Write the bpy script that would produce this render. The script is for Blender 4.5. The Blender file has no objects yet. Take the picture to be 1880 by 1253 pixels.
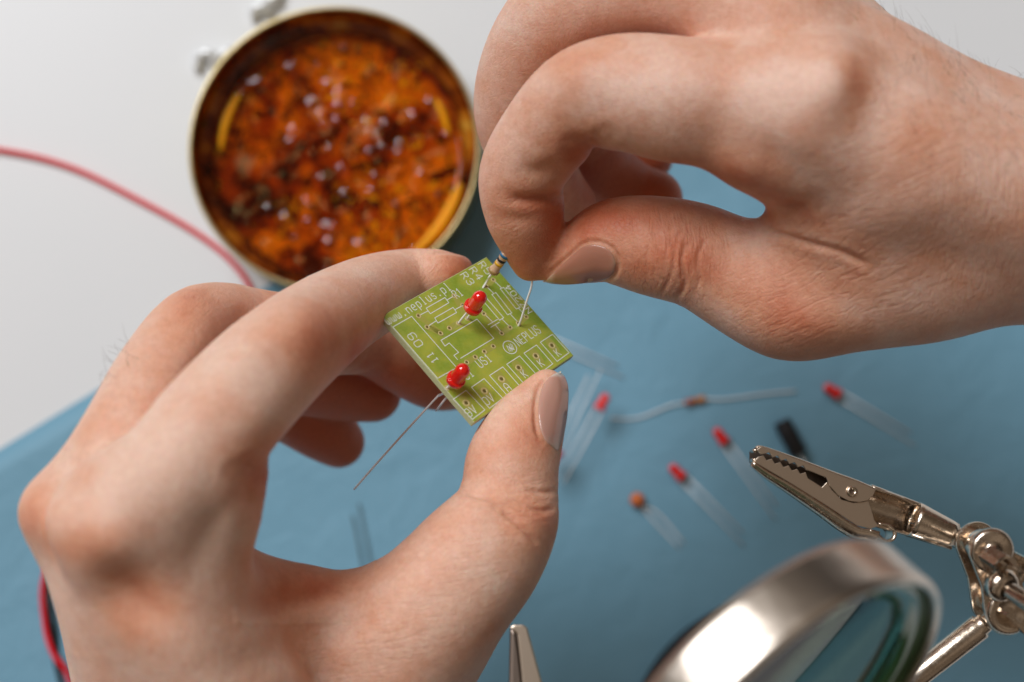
import bpy, bmesh, math, random
import numpy as np
from mathutils import Vector, Matrix
from mathutils.bvhtree import BVHTree
R = math.radians
random.seed(4); RNG = np.random.RandomState(7)
sc = bpy.context.scene
col = sc.collection

# ------------------------------------------------------------------ camera, room light, lamps, exposure
TILT = 6.0
DT = 430.0                                            # mm from the lens to the table along the axis
F = 50 / 36 * 1880                                    # focal length in photo pixels
cam_d = bpy.data.cameras.new('camera'); cam = bpy.data.objects.new('camera', cam_d); col.objects.link(cam)
CAM = np.array([0, -DT * math.sin(R(TILT)), DT * math.cos(R(TILT))])
cam.location = CAM / 1000
cam.rotation_euler = (R(TILT), 0, 0)
cam_d.lens = 50; cam_d.sensor_width = 36; cam_d.clip_start = .005; cam_d.clip_end = 20
cam_d.dof.use_dof = True; cam_d.dof.focus_distance = .289; cam_d.dof.aperture_fstop = 7.6
cam_d.dof.aperture_blades = 9
sc.camera = cam
RC = np.array(Matrix.Rotation(R(TILT), 3, 'X'))

world = bpy.data.worlds.new('World'); sc.world = world; world.use_nodes = True
wn = world.node_tree.nodes; wl = world.node_tree.links
bg = wn['Background']
tc = wn.new('ShaderNodeTexCoord'); nz = wn.new('ShaderNodeTexNoise'); nz.inputs['Scale'].default_value = 1.6
nz.inputs['Detail'].default_value = 1
rp = wn.new('ShaderNodeValToRGB')                     # a room: dim brown furniture, paler walls
rp.color_ramp.elements[0].position = .40; rp.color_ramp.elements[0].color = (.05, .028, .018, 1)
rp.color_ramp.elements[1].position = .60; rp.color_ramp.elements[1].color = (.62, .48, .37, 1)
wl.new(tc.outputs['Generated'], nz.inputs['Vector']); wl.new(nz.outputs['Fac'], rp.inputs[0])
sx = wn.new('ShaderNodeSeparateXYZ'); wl.new(tc.outputs['Generated'], sx.inputs[0])
rz = wn.new('ShaderNodeValToRGB')                     # pale warm ceiling overhead, darker walls, dark floor
rz.color_ramp.elements[0].position = .12; rz.color_ramp.elements[0].color = (.05, .035, .025, 1)
rz.color_ramp.elements[1].position = .80; rz.color_ramp.elements[1].color = (1.0, .86, .72, 1)
wl.new(sx.outputs['Z'], rz.inputs[0])
mw_ = wn.new('ShaderNodeMix'); mw_.data_type = 'RGBA'; mw_.blend_type = 'MULTIPLY'; mw_.inputs[0].default_value = 1
rp.color_ramp.elements[0].color = (.28, .25, .22, 1); rp.color_ramp.elements[1].color = (.8, .76, .72, 1)
wl.new(rp.outputs[0], mw_.inputs[6]); wl.new(rz.outputs[0], mw_.inputs[7])
wl.new(mw_.outputs[2], bg.inputs['Color']); bg.inputs['Strength'].default_value = .42

def area(name, loc, target, size, size_y, power, color):
    l = bpy.data.lights.new(name, 'AREA'); l.shape = 'RECTANGLE'; l.size = size; l.size_y = size_y
    l.energy = power; l.color = color
    o = bpy.data.objects.new(name, l); col.objects.link(o); o.location = loc
    o.rotation_euler = (Vector(target) - Vector(loc)).to_track_quat('-Z', 'Y').to_euler()
    return o
area('window_light', (-1.7, 2.1, 3.15), (0, 0, .08), 2.3, 1.9, 158, (.96, .985, 1.02))
sc.view_settings.view_transform = 'Standard'; sc.view_settings.look = 'None'
sc.view_settings.exposure = 0.0; sc.view_settings.gamma = 1
sc.cycles.max_bounces = 10; sc.cycles.transmission_bounces = 10

# ------------------------------------------------------------------ coordinates (all in mm)
def c2w(p):
    p = np.asarray(p, float); return p @ RC.T + CAM
def w2c(p):
    return (np.asarray(p, float) - CAM) @ RC
def cp(x, y, D):                                      # camera-space point seen at photo pixel x, y
    return np.array([(x - 940) / F * D, (626.5 - y) / F * D, -D])
def P(x, y, D): return c2w(cp(x, y, D))
def tp(x, y, h=0.0):                                  # point at height h above the table
    d = c2w(cp(x, y, 1)) - CAM; t = (h - CAM[2]) / d[2]; return CAM + d * t
def pix(w):
    c = w2c(w); return np.stack([940 + F * c[..., 0] / -c[..., 2], 626.5 - F * c[..., 1] / -c[..., 2]], -1)

# ------------------------------------------------------------------ object helpers
def mesh(name, V, Fc, mat, smooth=True):
    me = bpy.data.meshes.new(name)
    me.from_pydata([tuple(v) for v in np.asarray(V) / 1000.0], [], [tuple(int(i) for i in f) for f in Fc])
    if len(V) < 9000:
        bm = bmesh.new(); bm.from_mesh(me); bmesh.ops.recalc_face_normals(bm, faces=bm.faces); bm.to_mesh(me); bm.free()
    if smooth: me.polygons.foreach_set('use_smooth', [True] * len(me.polygons))
    me.materials.append(mat); me.update()
    return me
def tag(o, label=None, cat=None, group=None, kind=None):
    if label: o['label'] = label
    if cat: o['category'] = cat
    if group: o['group'] = group
    if kind: o['kind'] = kind
    return o
def root(name, loc, label, cat, group=None, rot=None):
    o = bpy.data.objects.new(name, None); col.objects.link(o)
    o.empty_display_size = .005
    m = Matrix.Translation(Vector(np.asarray(loc) / 1000.0))
    if rot is not None: m = m @ Matrix([list(r) for r in rot]).to_4x4()
    o.matrix_world = m
    return tag(o, label, cat, group)
def part(name, shape, mat, parent=None, smooth=True, world_space=True, bevel=0):
    V, Fc = shape
    V = np.asarray(V, float)
    base = np.zeros(3)
    if parent is not None and world_space:
        p = parent
        while p is not None:
            if p.type == 'EMPTY': base = np.array(p.location) * 1000
            p = p.parent
    elif parent is None and world_space:
        base = np.array([V[:, 0].mean(), V[:, 1].mean(), V[:, 2].min()])
    o = bpy.data.objects.new(name, mesh(name, V - base if world_space else V, Fc, mat, smooth)); col.objects.link(o)
    if parent is not None: o.parent = parent
    elif world_space: o.location = base / 1000
    if bevel:
        b = o.modifiers.new('bevel', 'BEVEL'); b.width = bevel / 1000; b.segments = 2; b.limit_method = 'ANGLE'
    return o
def join(*shapes):
    V = []; Fc = []; n = 0
    for v, f in shapes:
        V.append(np.asarray(v, float)); Fc += [tuple(i + n for i in q) for q in f]; n += len(v)
    return np.concatenate(V), Fc
def copy_thing(o, mat, label):
    c = o.copy(); col.objects.link(c); c.matrix_world = mat; c['label'] = label
    for ch in o.children:
        d = ch.copy(); col.objects.link(d); d.parent = c
        for g in ch.children:
            e = g.copy(); col.objects.link(e); e.parent = d
    return c
def unit(v): v = np.asarray(v, float); return v / np.linalg.norm(v)
def cr(P_, n=6):                                      # Catmull-Rom through rows
    P_ = np.asarray(P_, float)
    if len(P_) < 3:
        t = np.linspace(0, 1, n + 1)[:, None]; return P_[0] * (1 - t) + P_[1] * t
    Q = np.vstack([2 * P_[0] - P_[1], P_, 2 * P_[-1] - P_[-2]]); out = []
    for i in range(1, len(Q) - 2):
        for k in range(n):
            t = k / n; a, b, c, d = Q[i - 1], Q[i], Q[i + 1], Q[i + 2]
            out.append(.5 * (2 * b + (c - a) * t + (2 * a - 5 * b + 4 * c - d) * t * t + (3 * b - a - 3 * c + d) * t ** 3))
    out.append(P_[-1]); return np.array(out)
def tube(pts, r, seg=12, cap=True, flat=None):
    pts = np.asarray(pts, float); n = len(pts); rr = np.broadcast_to(r, (n,)) if np.ndim(r) <= 1 else r
    T = np.gradient(pts, axis=0); T /= np.linalg.norm(T, axis=1)[:, None] + 1e-12
    u = unit(np.cross(T[0], [0.3, 0.1, 1]) if abs(T[0][2]) < .9 else np.cross(T[0], [0, 1, 0]))
    V = []; a = np.arange(seg) / seg * 2 * math.pi
    for i in range(n):
        u = unit(u - T[i] * (u @ T[i])); v = np.cross(T[i], u)
        V.append(pts[i] + rr[i] * (np.cos(a)[:, None] * u + np.sin(a)[:, None] * v * (flat or 1)))
    V = np.concatenate(V); Fc = []
    for i in range(n - 1):
        for k in range(seg):
            k2 = (k + 1) % seg; Fc.append((i * seg + k, i * seg + k2, (i + 1) * seg + k2, (i + 1) * seg + k))
    if cap: Fc.append(tuple(range(seg))[::-1]); Fc.append(tuple((n - 1) * seg + k for k in range(seg)))
    return V, Fc
def frame_from(z, x=None):
    z = unit(z); x = np.array([1, 0, 0.]) if x is None else np.asarray(x, float)
    x = unit(x - z * (x @ z)); return np.stack([x, np.cross(z, x), z], 1)   # columns
def lathe(prof, seg=32, M=np.eye(3), o=(0, 0, 0), close=False):
    prof = np.asarray(prof, float); n = len(prof); a = np.arange(seg) / seg * 2 * math.pi
    V = np.stack([prof[:, None, 0] * np.cos(a), prof[:, None, 0] * np.sin(a), np.repeat(prof[:, None, 1], seg, 1)], -1).reshape(-1, 3)
    Fc = []
    for i in range(n if close else n - 1):
        j = (i + 1) % n
        for k in range(seg):
            k2 = (k + 1) % seg; Fc.append((i * seg + k, i * seg + k2, j * seg + k2, j * seg + k))
    return V @ np.asarray(M).T + np.asarray(o), Fc
def prism(poly, o, M, t0, t1):                        # 2D polygon in the frame M, from height t0 to t1
    poly = np.asarray(poly, float); n = len(poly)
    V = np.concatenate([np.c_[poly, np.full(n, t0)], np.c_[poly, np.full(n, t1)]]) @ np.asarray(M).T + np.asarray(o)
    Fc = [tuple(range(n))[::-1], tuple(range(n, 2 * n))] + [(i, (i + 1) % n, n + (i + 1) % n, n + i) for i in range(n)]
    return V, Fc
def box(o, M, sx, sy, sz):
    q = [(-sx / 2, -sy / 2), (sx / 2, -sy / 2), (sx / 2, sy / 2), (-sx / 2, sy / 2)]
    return prism(q, o, M, -sz / 2, sz / 2)

# ------------------------------------------------------------------ materials
def material(name, base=(.8, .8, .8), rough=.5, metal=0, **kw):
    m = bpy.data.materials.new(name); m.use_nodes = True
    b = m.node_tree.nodes['Principled BSDF']
    b.inputs['Base Color'].default_value = (*base, 1); b.inputs['Roughness'].default_value = rough
    b.inputs['Metallic'].default_value = metal
    for k, v in kw.items(): b.inputs[k.replace('_', ' ')].default_value = v
    return m
def nodes(m): return m.node_tree.nodes, m.node_tree.links, m.node_tree.nodes['Principled BSDF']
def texco(m, scale=1000.0):
    n, l, b = nodes(m); t = n.new('ShaderNodeTexCoord'); mp = n.new('ShaderNodeMapping')
    mp.inputs['Scale'].default_value = (scale,) * 3; l.new(t.outputs['Object'], mp.inputs['Vector']); return mp.outputs[0]
def noise(m, vec, scale, detail=4, rough=.5, dist=0):
    n, l, b = nodes(m); t = n.new('ShaderNodeTexNoise'); t.inputs['Scale'].default_value = scale
    t.inputs['Detail'].default_value = detail; t.inputs['Roughness'].default_value = rough; t.inputs['Distortion'].default_value = dist
    l.new(vec, t.inputs['Vector']); return t.outputs['Fac']
def ramp(m, fac, stops):
    n, l, b = nodes(m); r = n.new('ShaderNodeValToRGB'); e = r.color_ramp.elements
    while len(e) < len(stops): e.new(.5)
    for i, (p, c) in enumerate(stops): e[i].position = p; e[i].color = (*c, 1) if len(c) == 3 else c
    l.new(fac, r.inputs[0]); return r.outputs[0]
def bump(m, h, strength=.3, dist=.0002, prev=None):
    n, l, b = nodes(m); t = n.new('ShaderNodeBump'); t.inputs['Strength'].default_value = strength
    t.inputs['Distance'].default_value = dist; l.new(h, t.inputs['Height'])
    if prev is not None: l.new(prev, t.inputs['Normal'])
    return t.outputs['Normal']
def mixc(m, fac, a, b_):
    n, l, b = nodes(m); t = n.new('ShaderNodeMix'); t.data_type = 'RGBA'
    for s, v in ((t.inputs[0], fac), (t.inputs[6], a), (t.inputs[7], b_)):
        if isinstance(v, (int, float)): s.default_value = v
        elif isinstance(v, tuple): s.default_value = (*v, 1)
        else: l.new(v, s)
    return t.outputs[2]

# ------------------------------------------------------------------ the table and the sheets on it
M_TABLE = material('white_laminate', (.79, .79, .79), .38)
n_, l_, b_ = nodes(M_TABLE); v_ = texco(M_TABLE)
l_.new(mixc(M_TABLE, noise(M_TABLE, v_, .012, 3), (.76, .77, .775), (.81, .81, .81)), b_.inputs['Base Color'])
l_.new(bump(M_TABLE, noise(M_TABLE, v_, .9, 3), .05), b_.inputs['Normal'])
o = part('table_top', box((0, 0, -12), np.eye(3), 1600, 1300, 24), M_TABLE, smooth=False)
tag(o, 'plain white table top under the blue sheet and the tin', kind='structure')

M_MAT = material('blue_paper', (.16, .36, .48), .6)
n_, l_, b_ = nodes(M_MAT); v_ = texco(M_MAT)
c1 = mixc(M_MAT, noise(M_MAT, v_, .02, 4), (.140, .315, .425), (.175, .365, .485))
c2 = mixc(M_MAT, noise(M_MAT, v_, .35, 7, .75), c1, (.22, .42, .55))
n2 = n_.new('ShaderNodeMix'); n2.data_type = 'RGBA'; n2.inputs[0].default_value = .3
l_.new(c1, n2.inputs[6]); l_.new(c2, n2.inputs[7]); l_.new(n2.outputs[2], b_.inputs['Base Color'])
l_.new(bump(M_MAT, noise(M_MAT, v_, .06, 5, .6, .5), .5, .002, bump(M_MAT, noise(M_MAT, v_, 1.2, 6, .7), .25)), b_.inputs['Normal'])
a0 = tp(0, 825); a1 = tp(180, 717)
e1 = unit(tp(1523, -104) - tp(-100, 886)); cr0 = tp(1523, -104)
e2 = np.array([e1[1], -e1[0], 0])
NX, NY = 60, 60; V = []
for j in range(NY + 1):
    for i in range(NX + 1):
        q = cr0 - e1 * (i / NX * 480) + e2 * (j / NY * 420)
        z = .45 + .35 * math.sin(i * .31 + j * .13) * math.sin(j * .23) + .25 * math.sin(i * .9 + 1)*math.sin(j*.11)
        if i in (0, NX) or j in (0, NY): z = .3
        V.append((q[0], q[1], max(z, .25)))
Fc = [(j * (NX + 1) + i, j * (NX + 1) + i + 1, (j + 1) * (NX + 1) + i + 1, (j + 1) * (NX + 1) + i) for j in range(NY) for i in range(NX)]
o = part('blue_mat', (V, Fc), M_MAT)
s = o.modifiers.new('thickness', 'SOLIDIFY'); s.thickness = .0002; s.offset = -1
tag(o, 'large sheet of matt blue paper lying slantwise on the white table', 'paper sheet')
# ------------------------------------------------------------------ hands: a distance field is grown round the bones and meshed
import openvdb as vdb
VOX = .62
class Field:
    def __init__(s, lo, hi):
        s.lo = np.array(lo, float); s.n = np.ceil((np.array(hi) - s.lo) / VOX).astype(int)
        s.ax = [s.lo[i] + np.arange(s.n[i]) * VOX for i in range(3)]
    def new(s): return np.full(s.n, 14.0, np.float32)
    def chain(s, rows, n=5, sy=1.0):                  # rows: photo x, y, distance D, radius in photo px
        C = np.array([[*cp(x, y, D), r * D / F] for x, y, D, r in rows])
        C = cr(C, n); g = s.new()
        for a, b in zip(C[:-1], C[1:]):
            rm = max(a[3], b[3]) + 13
            lo = np.maximum(((np.minimum(a[:3], b[:3]) - rm - s.lo) / VOX).astype(int), 0)
            hi = np.minimum(((np.maximum(a[:3], b[:3]) + rm - s.lo) / VOX).astype(int) + 1, s.n)
            if (hi <= lo).any(): continue
            X = s.ax[0][lo[0]:hi[0], None, None] - a[0]; Y = s.ax[1][None, lo[1]:hi[1], None] - a[1]; Z = s.ax[2][None, None, lo[2]:hi[2]] - a[2]
            d = b[:3] - a[:3]; L = d @ d + 1e-9
            t = np.clip((X * d[0] + Y * d[1] + Z * d[2]) / L, 0, 1)
            q = np.sqrt((X - t * d[0]) ** 2 + (Y - t * d[1]) ** 2 + (Z - t * d[2]) ** 2) - (a[3] + (b[3] - a[3]) * t)
            v = g[lo[0]:hi[0], lo[1]:hi[1], lo[2]:hi[2]]; np.minimum(v, q.astype(np.float32), out=v)
        return g
def smin(a, b, k):
    h = np.maximum(k - np.abs(a - b), 0) / k; return np.minimum(a, b) - h * h * k * .25
def blur(g, it=1):
    for _ in range(it):
        for ax in range(3):
            g = .25 * np.roll(g, 1, ax) + .5 * g + .25 * np.roll(g, -1, ax)
    return g
def seg_dist(px, A, B):
    d = B - A; t = np.clip(((px - A) @ d) / (d @ d + 1e-9), 0, 1)
    q = A + t[:, None] * d - px; return np.hypot(q[:, 0], q[:, 1])
def line_dist(px, pts):
    pts = cr(np.array(pts, float), 4); m = np.full(len(px), 1e9)
    for a, b in zip(pts[:-1], pts[1:]): m = np.minimum(m, seg_dist(px, a, b))
    return m
def build_hand(name, lo, hi, palm, fingers, kp, kf, creases, bumps, tones, label, skin, loc, lines=()):
    f = Field(lo, hi); g = None
    for c in palm: q = f.chain(c); g = q if g is None else smin(g, q, kp)
    h = None
    for c in fingers: q = f.chain(c); h = q if h is None else smin(h, q, 1.6)
    g = smin(g, h, kf); del h
    g = blur(g, 2)
    grid = vdb.FloatGrid(14.0); grid.copyFromArray(g)
    pts, tri, quad = grid.convertToPolygons(isovalue=0.0, adaptivity=0.0)
    pts = np.array(pts) * VOX + f.lo
    W = c2w(pts) - loc
    me = bpy.data.meshes.new(name)
    me.from_pydata([], [], [])
    me.vertices.add(len(W)); me.vertices.foreach_set('co', (W / 1000).astype(np.float32).ravel())
    nq = len(quad); me.loops.add(nq * 4); me.polygons.add(nq)
    me.loops.foreach_set('vertex_index', np.array(quad, np.int32)[:, ::-1].ravel())
    me.polygons.foreach_set('loop_start', np.arange(nq, dtype=np.int32) * 4)
    me.update(calc_edges=True)
    o = bpy.data.objects.new(name, me); col.objects.link(o); o.location = loc / 1000
    s = o.modifiers.new('s', 'SUBSURF'); s.levels = 1; s.render_levels = 1
    dg = bpy.context.evaluated_depsgraph_get(); dg.update()
    m2 = bpy.data.meshes.new_from_object(o.evaluated_get(dg)); o.modifiers.clear(); o.data = m2; m2.name = name
    bpy.data.meshes.remove(me)
    N = len(m2.vertices); co = np.empty(N * 3, np.float32); m2.vertices.foreach_get('co', co); co = co.reshape(-1, 3).astype(float) * 1000
    no = np.empty(N * 3, np.float32); m2.vertex_normals.foreach_get('vector', no); no = no.reshape(-1, 3).astype(float)
    wp = co + loc
    vol = np.mean(np.einsum('ij,ij->i', co - co.mean(0), no))
    if vol < 0: m2.flip_normals(); no = -no
    px = pix(wp); D = -w2c(wp)[:, 2]
    tc_ = CAM - wp; tc_ /= np.linalg.norm(tc_, axis=1)[:, None]
    fr = np.clip(np.einsum('ij,ij->i', no, tc_) * 2.2 + .25, 0, 1)
    fr2 = np.clip(np.einsum('ij,ij->i', no, tc_) * 3 + .9, 0, 1)
    disp = np.zeros(N)
    for pts_, w, dep, D0, tol in creases:             # w, dep in mm; a groove with soft lips
        pts_ = np.array(pts_, float); mn = pts_.min(0) - 40; mx = pts_.max(0) + 40
        s_ = np.where((px[:, 0] > mn[0]) & (px[:, 0] < mx[0]) & (px[:, 1] > mn[1]) & (px[:, 1] < mx[1]) & (np.abs(D - D0) < tol))[0]
        if not len(s_): continue
        d = line_dist(px[s_], pts_) * D0 / F
        en = np.minimum(np.hypot(*(px[s_] - pts_[0]).T), np.hypot(*(px[s_] - pts_[-1]).T)) * D0 / F / max(2.4 * w, 1.5)
        disp[s_] += fr2[s_] * (1 - np.exp(-en ** 2)) * (-dep * np.exp(-(d / w) ** 2) + .14 * dep * np.exp(-((d - 2.1 * w) / w) ** 2))
    for x, y, sx, sy, ang, hgt, D0, tol in bumps:     # px, px sizes, degrees, mm height
        c, s__ = math.cos(R(ang)), math.sin(R(ang)); dx = px[:, 0] - x; dy = px[:, 1] - y
        e = ((dx * c + dy * s__) / sx) ** 2 + ((-dx * s__ + dy * c) / sy) ** 2
        ok = (e < 9) & (np.abs(D - D0) < tol)
        disp[ok] += fr[ok] * hgt * np.exp(-e[ok])
    co2 = co + no * disp[:, None]
    m2.vertices.foreach_set('co', (co2 / 1000).astype(np.float32).ravel())
    red = np.zeros(N)
    for x, y, sx, sy, ang, v, D0, tol in tones:  # skin redness, plus shade and lit areas painted into the same tone
        c, s__ = math.cos(R(ang)), math.sin(R(ang)); dx = px[:, 0] - x; dy = px[:, 1] - y
        e = ((dx * c + dy * s__) / sx) ** 2 + ((-dx * s__ + dy * c) / sy) ** 2
        red += v * np.exp(-e) * (np.abs(D - D0) < tol)
    at = m2.attributes.new('flush_shade', 'FLOAT', 'POINT'); at.data.foreach_set('value', np.clip(red + .22, 0, 1).astype(np.float32))
    for an in ('fold_a', 'fold_b'):
        mk = np.zeros(N)
        for (x, y, sx, sy, ang, v, D0, tol, which) in lines:
            if which != an: continue
            c, s__ = math.cos(R(ang)), math.sin(R(ang)); dx = px[:, 0] - x; dy = px[:, 1] - y
            e = ((dx * c + dy * s__) / sx) ** 2 + ((-dx * s__ + dy * c) / sy) ** 2
            mk = np.maximum(mk, v * np.exp(-e) * (np.abs(D - D0) < tol))
        at = m2.attributes.new(an, 'FLOAT', 'POINT'); at.data.foreach_set('value', mk.astype(np.float32))
    m2.polygons.foreach_set('use_smooth', [True] * len(m2.polygons)); m2.materials.append(skin); m2.update()
    tag(o, label, 'hand')
    return o

def skin_material(name, pale, mid, flush_shade, ang_a, ang_b):
    m = material(name, mid, .46); n, l, b = nodes(m); v = texco(m)
    at = n.new('ShaderNodeAttribute'); at.attribute_name = 'flush_shade'
    mt = n.new('ShaderNodeMath'); mt.operation = 'ADD'
    r1 = ramp(m, noise(m, v, .09, 4, .6), [(.3, (0, 0, 0)), (.7, (.38, .38, .38))])
    l.new(at.outputs['Fac'], mt.inputs[0]); l.new(r1, mt.inputs[1])
    c = ramp(m, mt.outputs[0], [(.22, pale), (.58, mid), (1.0, flush_shade)])
    mot = ramp(m, noise(m, v, .8, 8, .78), [(.36, (.86, .78, .75)), (.60, (1.0, 1.0, 1.0))])
    mx = n.new('ShaderNodeMix'); mx.data_type = 'RGBA'; mx.blend_type = 'MULTIPLY'; mx.inputs[0].default_value = .8
    l.new(c, mx.inputs[6]); l.new(mot, mx.inputs[7]); l.new(mx.outputs[2], b.inputs['Base Color'])
    b.inputs['Subsurface Weight'].default_value = .55; b.inputs['Subsurface Radius'].default_value = (1.0, .35, .18)
    b.inputs['Subsurface Scale'].default_value = .0028
    b.inputs['Specular IOR Level'].default_value = .42
    vo = n.new('ShaderNodeTexVoronoi'); vo.feature = 'DISTANCE_TO_EDGE'; vo.inputs['Scale'].default_value = 1.15
    wv = n.new('ShaderNodeVectorMath'); wv.operation = 'ADD'
    nn = n.new('ShaderNodeTexNoise'); nn.inputs['Scale'].default_value = .6; l.new(v, nn.inputs['Vector'])
    l.new(v, wv.inputs[0]); l.new(nn.outputs['Color'], wv.inputs[1]); l.new(wv.outputs[0], vo.inputs['Vector'])
    hr = ramp(m, vo.outputs['Distance'], [(0, (0, 0, 0)), (.12, (1, 1, 1))])
    b1 = bump(m, hr, .38, .00013)
    b2 = bump(m, noise(m, v, 2.6, 5, .7), .45, .0002, b1)
    b3 = bump(m, noise(m, v, .35, 3, .5, .6), .25, .0006, b2)
    for an, ang in (('fold_a', ang_a), ('fold_b', ang_b)):   # fine parallel folds where the skin gathers
        mp = n.new('ShaderNodeMapping'); mp.vector_type = 'POINT'; mp.inputs['Rotation'].default_value = (0, 0, R(-ang))
        m3 = n.new('ShaderNodeMapping'); m3.inputs['Scale'].default_value = (.16, 1.25, .5)
        wn_ = n.new('ShaderNodeVectorMath'); wn_.operation = 'MULTIPLY_ADD'; wn_.inputs[1].default_value = (2.2, 2.2, 2.2)
        nl = n.new('ShaderNodeTexNoise'); nl.inputs['Scale'].default_value = .12; nl.inputs['Detail'].default_value = 2
        l.new(v, nl.inputs['Vector']); l.new(nl.outputs['Color'], wn_.inputs[0]); l.new(v, wn_.inputs[2])
        l.new(wn_.outputs[0], mp.inputs['Vector']); l.new(mp.outputs[0], m3.inputs['Vector'])
        ns = n.new('ShaderNodeTexNoise'); ns.inputs['Scale'].default_value = 1.0; ns.inputs['Detail'].default_value = 3; l.new(m3.outputs[0], ns.inputs['Vector'])
        rg = ramp(m, ns.outputs['Fac'], [(.36, (0, 0, 0)), (.50, (1, 1, 1)), (.62, (.8, .8, .8))])
        aa = n.new('ShaderNodeAttribute'); aa.attribute_name = an
        mu = n.new('ShaderNodeMath'); mu.operation = 'MULTIPLY'; l.new(rg, mu.inputs[0]); l.new(aa.outputs['Fac'], mu.inputs[1])
        b3 = bump(m, mu.outputs[0], .5, .0005, b3)
    l.new(b3, b.inputs['Normal'])
    rr = ramp(m, noise(m, v, .8, 4), [(.3, (.40,) * 3), (.7, (.58,) * 3)]); l.new(rr, b.inputs['Roughness'])
    return m
SKIN = skin_material('skin', (.90, .615, .475), (.82, .42, .27), (.66, .195, .09), 8, 60)
SKIN_R = skin_material('skin_shaded', (.88, .60, .475), (.77, .39, .25), (.60, .17, .075), 24, 92)  # same skin, darker copy for the less lit hand; light level in the colour
LH_ln = [(950, 925, 60, 45, 0, .9, 275, 20, 'fold_a'), (790, 480, 60, 40, -20, .25, 295, 20, 'fold_b'), (730, 1130, 260, 90, -40, .35, 270, 30, 'fold_a'), (350, 560, 60, 40, 0, .5, 280, 25, 'fold_b'), (230, 690, 60, 60, 0, .6, 262, 30, 'fold_a')]
RH_ln = [(1240, 480, 80, 80, 0, 1.0, 282, 20, 'fold_b'), (1560, 470, 150, 120, 20, .8, 266, 40, 'fold_a'), (1680, 280, 160, 130, 20, .3, 262, 40, 'fold_a'), (1450, 590, 110, 60, 20, .5, 285, 30, 'fold_a'), (975, 400, 70, 60, 0, .3, 285, 20, 'fold_a'), (1800, 430, 120, 160, 0, .5, 266, 40, 'fold_b')]

# --- hand that holds the board (photo left)
LH_palm = [
 [(215, 955, 243, 112), (320, 1130, 248, 118), (430, 1290, 256, 130), (520, 1460, 266, 140)],
 [(124, 944, 258, 72), (205, 1080, 255, 105), (255, 1200, 258, 118), (330, 1350, 266, 130), (400, 1480, 272, 140)],
 [(150, 960, 282, 78), (200, 1130, 280, 88), (250, 1290, 284, 100), (350, 1480, 290, 120)],
 [(190, 990, 300, 68), (240, 1160, 298, 82), (330, 1330, 300, 95), (420, 1480, 300, 110)],
 [(360, 1080, 272, 108), (460, 1240, 285, 140), (560, 1430, 290, 160)],
 [(380, 1110, 262, 88), (500, 1125, 271, 92), (620, 1140, 277, 92), (740, 1160, 278, 100)],
 [(855, 1050, 274, 100), (800, 1120, 272, 112), (735, 1210, 279, 128), (650, 1340, 286, 150), (560, 1480, 292, 165)],
]
LH_f = [
 [(840, 496, 306, 30), (806, 505, 303, 47), (745, 517, 303, 60), (684, 541, 295, 74), (620, 575, 282, 84), (560, 618, 269, 94),
  (490, 675, 257, 105), (405, 765, 249, 110), (330, 865, 245, 114), (245, 950, 243, 112)],
 [(850, 705, 336, 46), (800, 694, 330, 60), (742, 664, 325, 62), (680, 632, 320, 60), (600, 622, 310, 68), (480, 612, 296, 80), (375, 606, 282, 84),
  (305, 690, 267, 92), (228, 812, 257, 88), (135, 932, 254, 76)],
 [(685, 724, 337, 52), (630, 712, 333, 62), (520, 690, 320, 70), (400, 690, 306, 76), (270, 830, 292, 84), (150, 950, 284, 80)],
 [(622, 812, 345, 48), (590, 788, 342, 58), (500, 740, 334, 62), (410, 750, 324, 62), (300, 870, 312, 68), (190, 980, 302, 70)],
 [(1004, 712, 284, 35), (990, 745, 284, 53), (962, 795, 282, 74), (941, 850, 280, 86), (936, 905, 279, 89), (925, 960, 277, 98), (895, 1005, 275, 106), (830, 1082, 276, 108), (740, 1190, 279, 120)],
 [(400, 860, 251, 92), (382, 930, 250, 100), (360, 1010, 252, 100)],
]
LH_cr = [
 ([(792, 464), (822, 463), (848, 467), (864, 476)], .35, .4, 300, 18),
 ([(430, 866), (455, 854), (486, 846)], 1.2, 1.2, 252, 22),
 ([(440, 905), (470, 925), (480, 930)], 1.0, .7, 252, 22),
 ([(470, 1108), (540, 1100), (600, 1078), (650, 1056)], 2.2, 1.3, 262, 22),
 ([(993, 812), (985, 785), (983, 748), (990, 712), (1006, 690)], .5, .55, 284, 20),
 ([(850, 905), (880, 912), (915, 908)], .7, .9, 272, 18),
 ([(915, 935), (940, 955), (975, 990), (990, 1005)], .6, .6, 270, 22),
 ([(1020, 930), (990, 940), (960, 930)], .5, .5, 272, 22),
 ([(1024, 900), (1000, 905), (960, 900)], .5, .45, 272, 22),
 ([(530, 540), (500, 560), (440, 600), (380, 660), (300, 760)], 2.8, .9, 262, 28),
 ([(745, 1012), (770, 1020), (800, 1015)], .8, .5, 272, 22),
]
for k in range(5):                                    # fine lines over the thumb joint
    yy = 885 + k * 20 + RNG.uniform(-5, 5)
    LH_cr.append(([(900 + RNG.uniform(-8, 40), yy), (940, yy + 6 + RNG.uniform(-5, 5)), (985 + RNG.uniform(-20, 20), yy + RNG.uniform(-8, 8))], .35, .10, 272, 22))
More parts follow.
